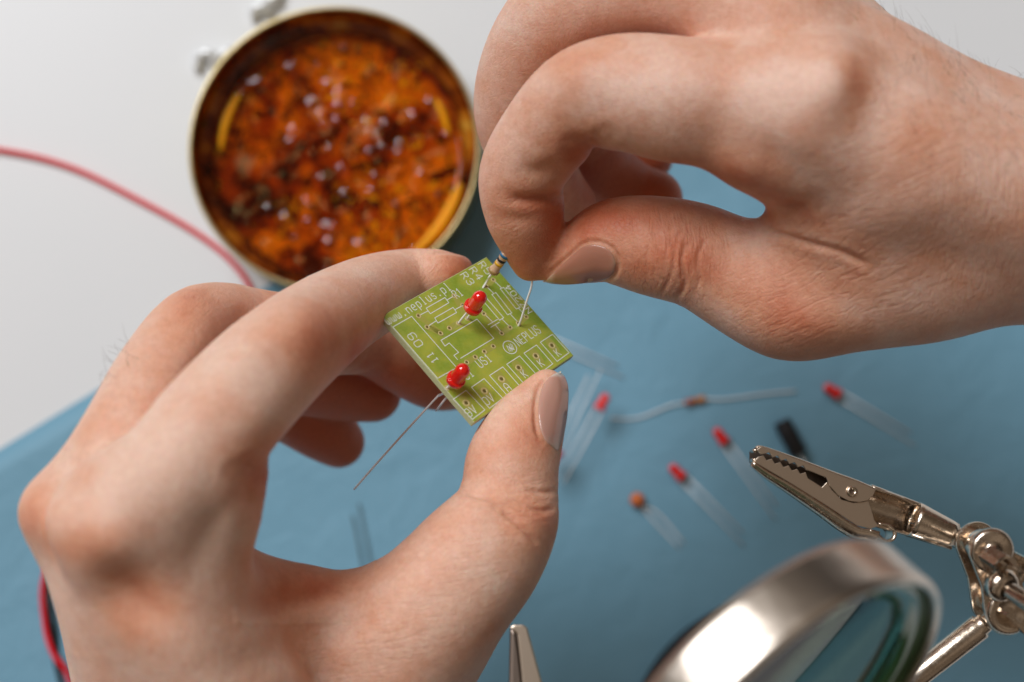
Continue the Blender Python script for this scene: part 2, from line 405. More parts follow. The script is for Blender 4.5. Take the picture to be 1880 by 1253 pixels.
LH_b = [
 (75, 945, 60, 55, 0, 1.2, 250, 30), (205, 985, 70, 60, 30, 1.6, 236, 30), (330, 1130, 55, 160, -35, .8, 240, 30),
 (230, 1075, 60, 50, 0, -2.0, 245, 30), (270, 1120, 60, 40, 20, -1.2, 245, 30), (150, 1075, 40, 120, -25, .9, 250, 30),
 (130, 870, 50, 60, -40, -1.3, 250, 30), (560, 590, 60, 50, 40, .8, 262, 30), (350, 560, 50, 40, 0, .9, 275, 25),
 (980, 960, 45, 40, 0, 1.2, 270, 20), (870, 935, 40, 30, 0, .8, 270, 20), (600, 1160, 180, 40, -20, -1.0, 262, 30),
 (700, 1130, 120, 40, -40, 1.0, 265, 25), (480, 770, 60, 80, 40, .8, 245, 25), (420, 930, 30, 50, 0, .9, 245, 25),
]
LH_red_shade = [(840, 500, 60, 35, -20, .5, 295, 25), (900, 560, 50, 30, 0, .3, 295, 25), (650, 640, 110, 60, 30, .35, 280, 40),
 (560, 640, 60, 80, 40, .2, 265, 30), (260, 1105, 70, 60, 0, .35, 245, 30), (150, 1010, 60, 40, 0, .25, 250, 25),
 (60, 940, 40, 50, 0, .22, 255, 25), (340, 560, 60, 40, 0, .3, 280, 30), (470, 870, 50, 60, 0, .45, 252, 30),
 (560, 1080, 110, 30, -15, .45, 262, 25), (970, 960, 60, 60, 0, .3, 272, 22), (1010, 760, 40, 70, 0, .35, 285, 22),
 (960, 830, 60, 60, 0, .2, 280, 22), (610, 800, 110, 80, 0, 1.0, 345, 30), (680, 730, 110, 60, 0, 1.0, 338, 20), (780, 690, 90, 60, 0, .6, 330, 20),  # curled fingers: their shade is put into the skin colour
 (330, 900, 120, 140, 0, -.25, 240, 30), (460, 700, 120, 60, 40, -.2, 255, 30), (350, 1180, 120, 120, 0, -.1, 245, 30)]  # negative entries paint the lit back of the hand paler
LOC_L = P(400, 1250, 330)
lo = np.array([*cp(0, 1560, 300)]) ; hi = cp(1080, 430, 300)
hand_l = build_hand('hand', (-112, -112, -358), (14, 28, -218), LH_palm, LH_f, 9.0, 7.0, LH_cr, LH_b, LH_red_shade,
    'hand pinching the green circuit board between thumb and forefinger', SKIN, LOC_L, LH_ln)

# --- hand that lowers the resistor (photo right)
RH_palm = [
 [(1490, 215, 262, 138), (1640, 285, 264, 150), (1800, 340, 266, 150), (1980, 390, 268, 150), (2250, 440, 272, 165)],
 [(1420, 50, 272, 112), (1600, 160, 274, 128), (1760, 240, 276, 125), (1980, 320, 278, 135), (2250, 380, 282, 150)],
 [(1480, 30, 290, 100), (1640, 175, 290, 105), (1800, 265, 290, 110), (1980, 340, 292, 130), (2250, 400, 292, 150)],
 [(1405, 248, 268, 94), (1512, 312, 270, 92), (1600, 400, 274, 130), (1760, 440, 276, 125), (1980, 450, 280, 130), (2250, 470, 284, 140)],
 [(1512, 396, 276, 88), (1580, 440, 278, 110), (1700, 470, 280, 120)],
 [(1440, 545, 283, 92), (1540, 545, 281, 103), (1680, 505, 279, 115), (1820, 468, 278, 112), (1980, 460, 280, 115)],
]
RH_f = [
 [(974, 483, 291, 35), (970, 440, 289, 55), (962, 385, 286, 74), (958, 320, 282, 79), (998, 252, 277, 85), (1058, 185, 271, 90),
  (1140, 170, 268, 106), (1240, 182, 265, 114), (1340, 192, 264, 112), (1460, 215, 262, 132)],
 [(1045, 380, 320, 52), (1000, 330, 314, 66), (955, 225, 304, 82), (972, 120, 294, 90), (1035, 25, 284, 95), (1130, -20, 279, 100), (1260, -25, 274, 102), (1420, 40, 270, 108)],
 [(1200, 366, 336, 54), (1150, 350, 336, 60), (1090, 290, 330, 66), (1075, 180, 318, 74), (1120, 60, 306, 84), (1260, 10, 296, 88), (1450, 30, 290, 92)],
 [(1190, 290, 350, 46), (1160, 230, 348, 54), (1170, 130, 338, 62), (1260, 60, 322, 70), (1480, 70, 305, 80)],
 [(1012, 500, 291, 20), (1040, 484, 290, 38), (1075, 463, 289, 58), (1125, 443, 288, 77), (1200, 452, 287, 92), (1285, 472, 286, 96), (1360, 514, 285, 98), (1450, 553, 283, 99)],
]
RH_cr = [
 ([(1000, 512), (1018, 494), (1045, 470), (1072, 447), (1100, 445), (1126, 458), (1136, 485), (1126, 508), (1102, 521)], .45, .4, 288, 20),
 ([(925, 360), (960, 368), (1010, 362), (1038, 352)], 1.0, .8, 280, 22),
 ([(905, 395), (950, 404), (1000, 400)], 1.2, .3, 282, 22),
 ([(940, 300), (985, 315), (1040, 300)], 1.4, .6, 275, 22),
 ([(1113, 248), (1085, 262), (1050, 268)], 1.2, 1.3, 266, 25),
 ([(1392, 414), (1440, 434), (1500, 450), (1550, 464), (1600, 492)], .7, .6, 270, 22),
 ([(1262, 440), (1252, 480), (1258, 520), (1240, 552)], .5, .5, 280, 20),
 ([(1225, 430), (1238, 470), (1230, 510), (1215, 540)], .4, .25, 280, 20),
 ([(1300, 430), (1282, 470), (1285, 510), (1275, 545)], .4, .22, 280, 20),
 ([(1205, 500), (1222, 520), (1212, 545)], .4, .25, 280, 20),
 ([(1420, 372), (1460, 378), (1500, 372)], 1.1, .9, 262, 22),
]
for k in range(4):
    x0 = 1190 + k * 30 + RNG.uniform(-5, 5)
    RH_cr.append(([(x0 + 8, 440 + RNG.uniform(-15, 15)), (x0, 480), (x0 + 6, 520 + RNG.uniform(-10, 10))], .35, .12, 278, 20))
RH_b = [
 (1525, 150, 60, 70, 20, 2.2, 250, 25), (1330, 150, 90, 60, 0, .8, 255, 25), (1600, 205, 45, 70, -20, -.6, 252, 25),
 (1060, 130, 55, 45, -40, .8, 262, 25), (1250, 300, 100, 30, 5, .8, 262, 25), (1620, 400, 120, 50, -15, .8, 262, 25),
 (1500, 600, 90, 40, 0, .9, 275, 20), (1700, 180, 140, 30, 30, .7, 262, 25), (1240, 480, 45, 50, 0, .8, 280, 20),
 (1350, 330, 60, 40, 25, .8, 262, 25), (1440, 300, 70, 40, 30, -.9, 258, 25),
]
RH_red_shade = [(1230, 460, 180, 80, 5, .2, 288, 22), (1420, 560, 160, 80, 15, .2, 282, 22), (970, 480, 70, 60, 0, .5, 288, 22), (970, 370, 70, 40, 0, .35, 283, 22), (1110, 400, 110, 40, 0, .6, 285, 20),  # leading entry darkens the thumb, its shade put into the skin colour
 (1572, 160, 34, 70, 10, .45, 255, 25), (1080, 110, 110, 40, 0, .25, 262, 30), (1300, 310, 120, 30, 10, .4, 262, 30),
 (1480, 600, 90, 40, 0, .2, 280, 22), (1250, 480, 120, 50, 10, .15, 282, 22), (1180, 330, 130, 90, 0, 1.0, 330, 25),  # last entry paints shade on the finger inside the fist
 (1180, 170, 120, 50, 0, -.25, 262, 25), (1460, 170, 90, 60, 0, -.25, 255, 25), (1050, 280, 60, 40, 0, .5, 275, 25),
 (1650, 470, 160, 60, 0, .15, 270, 25), (1450, 380, 90, 30, 20, .35, 266, 22)]
LOC_R = P(1700, 500, 340)
hand_r = build_hand('hand', (-16, -16, -372), (134, 104, -236), RH_palm, RH_f, 9.0, 7.0, RH_cr, RH_b, RH_red_shade,
    'hand lowering a striped resistor towards the board with thumb and forefinger', SKIN_R, LOC_R, RH_ln)
# --- fingernails: outline on the photo side, laid on the skin by rays, slightly domed
M_NAIL = material('nail', (.66, .40, .33), .16, Coat_Weight=.4)
M_NAIL.node_tree.nodes['Principled BSDF'].inputs['Subsurface Weight'].default_value = .3
M_NAIL.node_tree.nodes['Principled BSDF'].inputs['Subsurface Scale'].default_value = .002
n_, l_, b_ = nodes(M_NAIL)
at_ = n_.new('ShaderNodeAttribute'); at_.attribute_name = 'along'
l_.new(ramp(M_NAIL, at_.outputs['Fac'], [(0, (.70, .50, .42)), (.10, (.66, .42, .34)), (.22, (.60, .32, .25)), (.80, (.64, .35, .27)), (.87, (.84, .70, .60)), (1, (.90, .80, .70))]), b_.inputs['Base Color'])
M_NAIL2 = M_NAIL.copy(); M_NAIL2.name = 'nail_shaded'  # darker copy for the shaded thumb, shade put into the nail colour
for nd in M_NAIL2.node_tree.nodes:
    if nd.type == 'VALTORGB':
        for e_ in nd.color_ramp.elements: e_.color = (e_.color[0] * .78, e_.color[1] * .62, e_.color[2] * .52, 1)
M_NAIL2.node_tree.nodes['Principled BSDF'].inputs['Roughness'].default_value = .34
def nail(hand, left, right, lift=.35, mat=None):    # left/right: px edge lines from root to tip
    me = hand.data; N = len(me.vertices); co = np.empty(N * 3, np.float32); me.vertices.foreach_get('co', co)
    co = co.reshape(-1, 3).astype(float) * 1000 + np.array(hand.location) * 1000
    px = pix(co); lf = cr(np.array(left, float), 8); rt = cr(np.array(right, float), 8)
    mn = np.minimum(lf.min(0), rt.min(0)) - 60; mx = np.maximum(lf.max(0), rt.max(0)) + 60
    pol = np.empty(len(me.polygons) * 4, np.int32); me.polygons.foreach_get('vertices', pol); pol = pol.reshape(-1, 4)
    ins = ((px > mn) & (px < mx)).all(1); pol = pol[ins[pol].all(1)]
    bv = BVHTree.FromPolygons([Vector(c) for c in co], pol.tolist())
    nu = 15; G = []; A = []; last = None
    for a, b in zip(lf, rt):
        row = []
        for k in range(nu):
            t = k / (nu - 1); q = a * (1 - t) + b * t
            d = unit(P(q[0], q[1], 1) - CAM)
            h = bv.ray_cast(Vector(CAM), Vector(d)); row.append((q, None if h[0] is None else np.array(h[0]), None if h[1] is None else np.array(h[1])))
        G.append(row)
    pts = np.full((len(G), nu, 3), np.nan)
    for i, row in enumerate(G):
        for k in range(nu):
            if row[k][1] is not None: pts[i, k] = row[k][1]
    for i in range(len(G)):                           # where the ray passes the skin, carry the curve on
        ok = ~np.isnan(pts[i, :, 0]); idx = np.where(ok)[0]
        if not len(idx): pts[i] = pts[i - 1]; continue
        for k in range(nu):
            if not ok[k]:
                j = idx[np.argmin(abs(idx - k))]; D = -w2c(pts[i, j])[2] + .45 * abs(k - j)
                q = G[i][k][0]; pts[i, k] = P(q[0], q[1], D)
    for _ in range(5):
        q = pts.copy(); q[1:-1, 1:-1] = (pts[:-2, 1:-1] + pts[2:, 1:-1] + pts[1:-1, :-2] + pts[1:-1, 2:]) / 4
        q[0, 1:-1] = (pts[0, :-2] + pts[0, 2:]) / 2; q[-1, 1:-1] = (pts[-1, :-2] + pts[-1, 2:]) / 2; pts = q
    du = np.gradient(pts, axis=1); dv = np.gradient(pts, axis=0); nr = np.cross(du, dv); nr /= np.linalg.norm(nr, axis=2)[..., None] + 1e-9
    if np.mean(np.einsum('ijk,ijk->ij', nr, CAM - pts)) < 0: nr = -nr
    t = np.linspace(-1, 1, nu)[None, :, None]; s = np.linspace(0, 1, len(G))[:, None, None]
    top = pts + nr * (lift * (1 - .35 * t ** 4) * (.35 + .65 * np.minimum(1, s * 5)))
    V = top.reshape(-1, 3); n = len(G)
    Fc = [(i * nu + k, i * nu + k + 1, (i + 1) * nu + k + 1, (i + 1) * nu + k) for i in range(n - 1) for k in range(nu - 1)]
    o = part('fingernail', (V - np.array(hand.location) * 1000, Fc), mat or M_NAIL, hand, world_space=False)
    at = o.data.attributes.new('along', 'FLOAT', 'POINT'); at.data.foreach_set('value', np.repeat(np.linspace(0, 1, n), nu).astype(np.float32))
    sd = o.modifiers.new('thickness', 'SOLIDIFY'); sd.thickness = .00045; sd.offset = -1
    sb = o.modifiers.new('smooth', 'SUBSURF'); sb.levels = sb.render_levels = 1
    return o
nail(hand_l, [(1022, 828), (1000, 808), (990, 780), (988, 745), (995, 712), (1010, 692), (1024, 684)],
             [(1024, 828), (1034, 800), (1040, 770), (1043, 740), (1043, 712), (1036, 692), (1026, 684)])
nail(hand_r, [(1131, 483), (1122, 462), (1100, 450), (1072, 452), (1045, 474), (1018, 500), (1000, 515)],
             [(1131, 486), (1124, 505), (1100, 517), (1070, 521), (1040, 523), (1015, 521), (1000, 517)], .28, M_NAIL2)


# --- fine hair on the skin
M_HAIR = material('hair', (.10, .06, .035), .5)
def hairs(hand, spots, n, ln, dirn):
    me = hand.data; N = len(me.vertices); co = np.empty(N * 3, np.float32); me.vertices.foreach_get('co', co); co = co.reshape(-1, 3) * 1000.0
    no = np.empty(N * 3, np.float32); me.vertex_normals.foreach_get('vector', no); no = no.reshape(-1, 3)
    wp = co + np.array(hand.location) * 1000; px = pix(wp); tc_ = CAM - wp; f = np.einsum('ij,ij->i', no, tc_ / np.linalg.norm(tc_, axis=1)[:, None])
    sh = []
    for (x0, y0, x1, y1, wd) in spots:
        d = seg_dist(px, np.array([x0, y0], float), np.array([x1, y1], float)); c = np.where((d < wd) & (f > -.25))[0]
        if not len(c): continue
        for i in RNG.choice(c, n):
            p = co[i]; m = unit(no[i] * RNG.uniform(.25, .8) + RC @ np.array([dirn[0] + RNG.normal(0, .35), dirn[1] + RNG.normal(0, .35), 0]))
            L = ln * RNG.uniform(.5, 1.2); k = RNG.normal(0, .25, 3); q = [p + m * L * t + k * L * t * t - no[i] * L * .25 * t * t for t in (0, .35, .7, 1)]
            sh.append(tube(q, [.022, .02, .015, .006], 4, cap=False))
    o = part('skin_hair', join(*sh), M_HAIR, hand, world_space=False); o['kind'] = 'stuff'
hairs(hand_r, [(1600, 40, 1880, 180, 40), (1650, 120, 1880, 260, 70), (1700, 200, 1880, 330, 90)], 60, 4.2, (-.5, .5))
hairs(hand_l, [(240, 640, 200, 690, 26)], 16, 4.0, (-.4, .6))

# ------------------------------------------------------------------ circuit board
bc = [cp(*q, D) for q, D in (((701.5, 579), 281.7), ((894, 472), 303.2), ((1053, 653), 298.3), ((871, 776.5), 276.8))]
bL, bT, bR, bB = [c2w(q) for q in bc]
bu = unit((bT - bL) + (bR - bB)); bv_ = (bB - bL) + (bR - bT); bv_ = unit(bv_ - bu * (bv_ @ bu)); bn = np.cross(bv_, bu)
bo = (bL + bT + bR + bB) / 4
if bn @ (CAM - bo) < 0: bn = -bn
def on_board(x, y, h=0.0):                            # photo pixel -> point on the face, raised by h
    d = P(x, y, 1) - CAM; t = ((bo - CAM) @ bn) / (d @ bn); return CAM + d * t + bn * h
def zb(x, y): return (620 + x / 3.4804, 440 + y / 3.4804)    # coordinates of the enlarged view I measured in
def uv(p): return np.array([(p - bo) @ bu, (p - bo) @ bv_])
corners = [uv(on_board(*q)) for q in ((701.5, 579), (894, 472), (1053, 653), (871, 776.5))]
u0 = (corners[0][0] + corners[3][0]) / 2; u1 = (corners[1][0] + corners[2][0]) / 2
v0 = (corners[0][1] + corners[1][1]) / 2; v1 = (corners[2][1] + corners[3][1]) / 2
BM = np.stack([bu, bv_, bn], 1)
print('board mm', u1 - u0, v1 - v0, 'normal', bn)
def onb(x, y): return uv(on_board(*zb(x, y)))
board = root('circuit_board', bo, 'small yellow-green circuit board with white printed outlines held between two fingers', 'circuit board')
M_PCB = material('green_solder_mask', (.16, .24, .02), .27); n_, l_, b_ = nodes(M_PCB); v_ = texco(M_PCB)
f1 = ramp(M_PCB, noise(M_PCB, v_, .16, 3, .5, .4), [(.38, (0, 0, 0)), (.62, (1, 1, 1))])
c_ = mixc(M_PCB, f1, (.33, .385, .035), (.62, .51, .06))
f2 = ramp(M_PCB, noise(M_PCB, v_, 1.4, 5, .7), [(.35, (0, 0, 0)), (.7, (.4, .4, .4))])
l_.new(mixc(M_PCB, f2, c_, (.48, .52, .11)), b_.inputs['Base Color'])
b_.inputs['Coat Weight'].default_value = .25; b_.inputs['Coat Roughness'].default_value = .12
b_.inputs['Subsurface Weight'].default_value = .35; b_.inputs['Subsurface Scale'].default_value = .002
l_.new(bump(M_PCB, noise(M_PCB, v_, 4, 4, .7), .18, .0001), b_.inputs['Normal'])
M_FR4 = material('glass_fibre_edge', (.52, .55, .27), .6); n_, l_, b_ = nodes(M_FR4); v_ = texco(M_FR4)
l_.new(mixc(M_FR4, noise(M_FR4, v_, 2.5, 5, .7), (.40, .44, .17), (.66, .68, .42)), b_.inputs['Base Color'])
l_.new(bump(M_FR4, noise(M_FR4, v_, 5, 4, .7), .5, .0002), b_.inputs['Normal'])
sq = [(u0, v0), (u1, v0), (u1, v1), (u0, v1)]
part('substrate', prism(sq, bo, BM, -1.6, -.06), M_FR4, board, smooth=False, bevel=.12)
sq2 = [(u0 + .12, v0 + .12), (u1 - .12, v0 + .12), (u1 - .12, v1 - .12), (u0 + .12, v1 - .12)]
part('solder_mask', prism(sq2, bo, BM, -.06, 0), M_PCB, board, smooth=False, bevel=.05)
# copper seen through the mask: broad tracks and lands, a shade yellower
M_TRK = material('masked_copper', (.40, .40, .075), .3); M_TRK.node_tree.nodes['Principled BSDF'].inputs['Coat Weight'].default_value = .5
pads = [(517, 488), (572, 560), (658, 600), (715, 567), (772, 535), (828, 505), (745, 360), (995, 258), (948, 297), (1205, 495), (1155, 535),
        (1102, 562), (1048, 600), (935, 475), (995, 683), (938, 717), (880, 752), (825, 785), (905, 345), (800, 420), (700, 948), (755, 930)]
big = [(1370, 678), (1268, 745), (1158, 820), (1048, 892), (938, 968), (822, 1045)]
def stroke(pts, w, h, t=.02):                         # flat printed line with round ends on the board face
    pts = np.asarray(pts, float); V = []; Fc = []
    for a, b in zip(pts[:-1], pts[1:]):
        d = b - a; L = np.hypot(*d) + 1e-9; ang = math.atan2(d[1], d[0]); n = len(V); q = []
        for k in range(7): q.append(b + w / 2 * np.array([math.cos(ang - math.pi / 2 + k * math.pi / 6), math.sin(ang - math.pi / 2 + k * math.pi / 6)]))
        for k in range(7): q.append(a + w / 2 * np.array([math.cos(ang + math.pi / 2 + k * math.pi / 6), math.sin(ang + math.pi / 2 + k * math.pi / 6)]))
        h += .0007
        for p in q: V.append(bo + bu * p[0] + bv_ * p[1] + bn * h)
        Fc.append(tuple(range(n, n + len(q))))
    return np.array(V), Fc
tr = []
for a, b in ((0, 2), (2, 1), (3, 4), (6, 5), (7, 8), (12, 13), (9, 10), (14, 15), (16, 17), (11, 12)):
    tr.append(stroke([onb(*pads[a]), onb(*pads[b])], 1.3, .010))
for a in big: tr.append(stroke([onb(a[0] - 18, a[1] - 24), onb(a[0] + 22, a[1] + 30)], 2.1, .012))
M_TRK_o = part('copper_track', join(*tr), M_TRK, board, smooth=False)
M_SILK = material('white_print', (.85, .87, .82), .5); n_, l_, b_ = nodes(M_SILK)
l_.new(mixc(M_SILK, noise(M_SILK, texco(M_SILK), 3, 4, .7), (.72, .76, .62), (.90, .91, .86)), b_.inputs['Base Color'])
W = .18
S = []
def zl(*pts, w=W, h=.03): S.append(stroke([onb(*p) for p in pts], w, h))
zl((352, 560), (472, 492), (760, 820), (638, 888), (352, 560))
zl((785, 760), (997, 632), (890, 510), (660, 645), (685, 682), (712, 662), (772, 722), (742, 742), (765, 768))
zl((565, 440), (685, 372), (710, 405), (592, 475), (565, 440)); zl((524, 484), (578, 457)); zl((697, 388), (738, 364))
zl((620, 502), (737, 435), (760, 467), (640, 535), (620, 502)); zl((580, 553), (630, 520)); zl((748, 450), (800, 422))
zl((925, 388), (950, 375), (1060, 500), (1035, 517), (925, 388)); zl((908, 350), (937, 380)); zl((1048, 508), (1097, 556))
zl((985, 352), (1010, 340), (1112, 470), (1085, 482), (985, 352)); zl((952, 303), (997, 345)); zl((1100, 475), (1150, 528))
zl((1038, 315), (1060, 308), (1165, 435), (1140, 445), (1038, 315)); zl((999, 264), (1048, 312)); zl((1155, 440), (1200, 488))
zl((960, 547), (1020, 512)); zl((978, 562), (1032, 530)); zl((940, 480), (990, 528)); zl((1008, 548), (1043, 592))
for q in (((1295, 658), (1372, 607), (1478, 724), (1402, 780)), ((1190, 728), (1270, 675), (1374, 795), (1300, 850)), ((1080, 798), (1162, 745), (1268, 862), (1188, 920)),
          ((970, 870), (1055, 815), (1165, 940), (1085, 1000)), ((855, 945), (935, 890), (1055, 1015), (970, 1080)), ((738, 1022), (820, 965), (940, 1090), (860, 1150))):
    zl(*q, q[0])
c_u = onb(1100, 690); rr_ = 1.55
S.append(stroke([c_u + rr_ * np.array([math.cos(a), math.sin(a)]) for a in np.linspace(0, 2 * math.pi, 25)], .2, .03))
for q in ([(-.75, .6), (-.35, -.6), (-.05, .35), (.3, -.65)], [(-.45, .75), (-.1, -.2), (.2, .7), (.65, -.55)], [(-.2, .85), (.15, .2), (.45, .8), (.85, -.3)]):
    S.append(stroke([c_u + 1.1 * np.array(p) for p in q], .16, .03))
part('printed_outline', join(*S), M_SILK, board, smooth=False)
GL = {'w': [[(0, 4), (0, 1), (1, 0), (2, 1), (2, 3)], [(2, 1), (3, 0), (4, 1), (4, 4)]], 'n': [[(0, 0), (0, 4)], [(0, 3), (1.2, 4), (2.6, 4), (3.4, 3.2), (3.4, 0)]],
 'e': [[(0, 2), (3.4, 2), (3.4, 3), (2.6, 4), (.9, 4), (0, 3), (0, 1), (.9, 0), (3, 0)]], 'p': [[(0, -2), (0, 4)], [(0, 3.2), (1, 4), (2.6, 4), (3.4, 3), (3.4, 1), (2.6, 0), (0, 0)]],
 'l': [[(1, 6), (1.6, 6), (1.6, 0)], [(.8, 0), (2.4, 0)]], 'u': [[(0, 4), (0, .9), (.8, 0), (2.2, 0), (3.4, 1)], [(3.4, 4), (3.4, 0)]],
 's': [[(3.2, 3.6), (2.4, 4), (.9, 4), (.1, 3.2), (.9, 2.1), (2.5, 2), (3.3, 1), (2.5, 0), (.8, 0), (0, .4)]], '.': [[(1.4, 0), (1.9, 0), (1.9, .5), (1.4, .5), (1.4, 0)]],
 'R': [[(0, 0), (0, 6), (2.8, 6), (3.8, 5), (3.8, 4), (2.8, 3), (0, 3)], [(1.8, 3), (3.9, 0)]], '1': [[(.8, 4.8), (2, 6), (2, 0)], [(.9, 0), (3.1, 0)]],
 '2': [[(0, 5), (1, 6), (3, 6), (4, 5), (4, 3.9), (0, 0), (4, 0)]], '3': [[(0, 5), (1, 6), (3, 6), (4, 5), (4, 4), (3, 3.1), (1.5, 3.1)], [(3, 3.1), (4, 2.2), (4, 1), (3, 0), (1, 0), (0, 1)]],
 '4': [[(3, 0), (3, 6), (0, 2), (4, 2)]], '5': [[(4, 6), (0, 6), (0, 3.5), (3, 3.5), (4, 2.6), (4, 1), (3, 0), (1, 0), (0, .8)]],
 '0': [[(0, 1), (0, 5), (1, 6), (3, 6), (4, 5), (4, 1), (3, 0), (1, 0), (0, 1)]], '9': [[(0, .6), (1, 0), (3, 0), (4, 1.2), (4, 5), (3, 6), (1, 6), (0, 5), (0, 3.8), (1, 2.9), (4, 2.9)]],
 'N': [[(0, 0), (0, 6), (4, 0), (4, 6)]], 'E': [[(4, 6), (0, 6), (0, 0), (4, 0)], [(0, 3), (2.8, 3)]], 'P': [[(0, 0), (0, 6), (3, 6), (4, 5), (4, 4), (3, 3), (0, 3)]],
 'L': [[(0, 6), (0, 0), (3.8, 0)]], 'U': [[(0, 6), (0, 1), (1, 0), (3, 0), (4, 1), (4, 6)]], 'S': [[(4, 5), (3, 6), (1, 6), (0, 5), (0, 4), (1, 3.1), (3, 2.9), (4, 2), (4, 1), (3, 0), (1, 0), (0, 1)]],
 'K': [[(0, 0), (0, 6)], [(4, 6), (0, 2.4)], [(1.2, 3.3), (4, 0)]], 'A': [[(0, 0), (0, 4.4), (1.2, 6), (2.8, 6), (4, 4.4), (4, 0)], [(0, 2.4), (4, 2.4)]], 'V': [[(0, 6), (2, 0), (4, 6)]],
 'C': [[(4, 5), (3, 6), (1, 6), (0, 5), (0, 1), (1, 0), (3, 0), (4, 1)]], '+': [[(2, 1), (2, 5)], [(0, 3), (4, 3)], [(.7, 1.7), (3.3, 4.3)], [(.7, 4.3), (3.3, 1.7)]], 'Z': [[(0, 6), (4, 6), (0, 0), (4, 0)]], ' ': []}
def text(s, x, y, adv, height, mm_w, w=W):            # x, y: baseline start in the enlarged view; adv 'u','v','-v'
    o0 = onb(x, y); a, up = {'u': ((1, 0), (0, -1)), 'v': ((0, 1), (1, 0)), '-v': ((0, -1), (-1, 0))}[adv]
    a = np.array(a, float); up = np.array(up, float); T = []
    for i, ch in enumerate(s):
        for st in GL[ch]: T.append(stroke([o0 + a * (i * mm_w * 1.0 + p[0] / 4 * mm_w * .68) + up * (p[1] / 6 * height) for p in st], w, .03))
    return T
T = text('www.neplus.pl', 326, 548, 'u', 1.95, 1.50)
T += text('R1', 762, 378, 'u', 1.9, 1.25)
T += text('R3', 782, 228, 'v', 1.8, 1.75) + text('R4', 838, 195, 'v', 1.8, 1.75) + text('R5', 896, 160, 'v', 1.8, 1.75)
T += text('R2', 880, 482, 'u', 1.7, 1.3)
T += text('NZ204', 1243, 458, '-v', 1.45, 1.62)
T += text('11', 645, 772, '-v', 1.7, 1.35) + text('09', 548, 668, '-v', 1.9, 1.9)
T += text('US1', 915, 822, 'u', 1.9, 1.35) + text('C1', 828, 898, 'u', 1.8, 1.3)
T += text('NEPLUS', 1162, 682, 'u', 2.0, 1.28)
T += text('K', 1412, 748, 'u', 1.7, 1.3) + text('K', 1306, 815, 'u', 1.7, 1.3) + text('K', 1200, 885, 'u', 1.7, 1.3) + text('A', 1090, 972, 'u', 1.8, 1.5)
T += text('0V', 955, 1062, 'u', 1.8, 1.5) + text('9V', 842, 1138, 'u', 1.8, 1.5) + text('+', 700, 975, 'u', 1.3, 1.4)
part('printed_lettering', join(*T), M_SILK, board, smooth=False)
M_PAD = material('tinned_pad', (.66, .56, .24), .4, .2); M_HOLE = material('hole_brown', (.15, .11, .02), .7)
def ring(c, r0, r1, h):
    return lathe([(r0, h - .01), (r0, h + .02), (r1, h + .02), (r1 + .03, h - .01)], 20, BM, bo + bu * c[0] + bv_ * c[1])
for q, r in [(p, .55) for p in pads] + [(p, .78) for p in big]:
    c = onb(*q); part('solder_pad', ring(c, r * .52, r, .02), M_PAD, board)
    part('drilled_hole', prism([(math.cos(a) * r * .5, math.sin(a) * r * .5) for a in np.linspace(0, 2 * math.pi, 13)[:-1]], bo + bu * c[0] + bv_ * c[1], BM, -.2, .014), M_HOLE, board, smooth=False)

# ------------------------------------------------------------------ lamps (small red LEDs)
M_RED = material('red_epoxy', (.88, .012, .006), .08, IOR=1.5, Coat_Weight=1.0, Coat_Roughness=.02); M_RED.node_tree.nodes['Principled BSDF'].inputs['Transmission Weight'].default_value = .12
b_ = M_RED.node_tree.nodes['Principled BSDF']; b_.inputs['Subsurface Weight'].default_value = .4; b_.inputs['Subsurface Scale'].default_value = .002; b_.inputs['Subsurface Radius'].default_value = (1, .1, .05)
M_LEAD = material('tinned_lead', (.95, .94, .93), .3, .1)
dome = [(0, 5.3)] + [(1.5 * math.sin(a), 3.8 + 1.5 * math.cos(a)) for a in np.linspace(.2, math.pi / 2, 8)] + [(1.5, 3.6), (1.5, 2.6), (1.5, 1.6), (1.5, 1.15), (1.52, 1.03), (1.6, 1.0), (1.85, 1.0), (1.93, .95), (1.95, .85), (1.95, .12), (1.88, 0), (1.7, 0), (0, 0)]
def led_parts(r, leads, lm=None):
    part('lens', lathe(dome, 28), M_RED, r, world_space=False)
    part('die_cup', lathe([(0, 2.6), (.75, 2.7), (.55, 1.9), (.25, 1.5), (.25, -.2), (0, -.2)], 12, o=(.5, 0, 0)), M_LEAD, r, world_space=False)
    for l in leads: part('lead', tube(l, .22, 8), lm or M_LEAD, r, world_space=False)
Mn = frame_from(bn, bu)
def loc2(w, o, M): return (np.asarray(w) - o) @ M
pa, pb = on_board(*zb(772, 535)), on_board(*zb(828, 505))
o1 = (pa + pb) / 2 + bn * 4.5
r = root('led', o1, 'red LED standing tallest in the middle of the green board near the resistor', 'LED', 'red LEDs pushed into the board', Mn)
led_parts(r, [cr([(-1.0, 0, 0), (-1.1, 0, -1.2), loc2(pa, o1, Mn), loc2(pa - bn * 9, o1, Mn)], 3), cr([(1.0, 0, 0), (1.0, 0, -1.5), loc2(pb, o1, Mn), loc2(pb - bn * 8, o1, Mn)], 3)])
pa, pb = on_board(*zb(700, 948)), on_board(*zb(755, 930)); o2 = on_board(*zb(722, 938)) + bn * 2.0
r = root('led', o2, 'red LED beside the plus mark at the lower left edge of the board', 'LED', 'red LEDs pushed into the board', Mn)
led_parts(r, [cr([(-1.0, 0, 0), (-1.1, 0, -.8), loc2(pa, o2, Mn), loc2(pa - bn * 2, o2, Mn), loc2(P(806, 727, 289), o2, Mn), loc2(P(797, 735, 290), o2, Mn), loc2(P(700, 842, 298), o2, Mn), loc2(P(650, 899, 302), o2, Mn)], 4),
              cr([(1.0, 0, 0), (1.0, 0, -.8), loc2(pb, o2, Mn), loc2(pb - bn * 10, o2, Mn)], 3)])
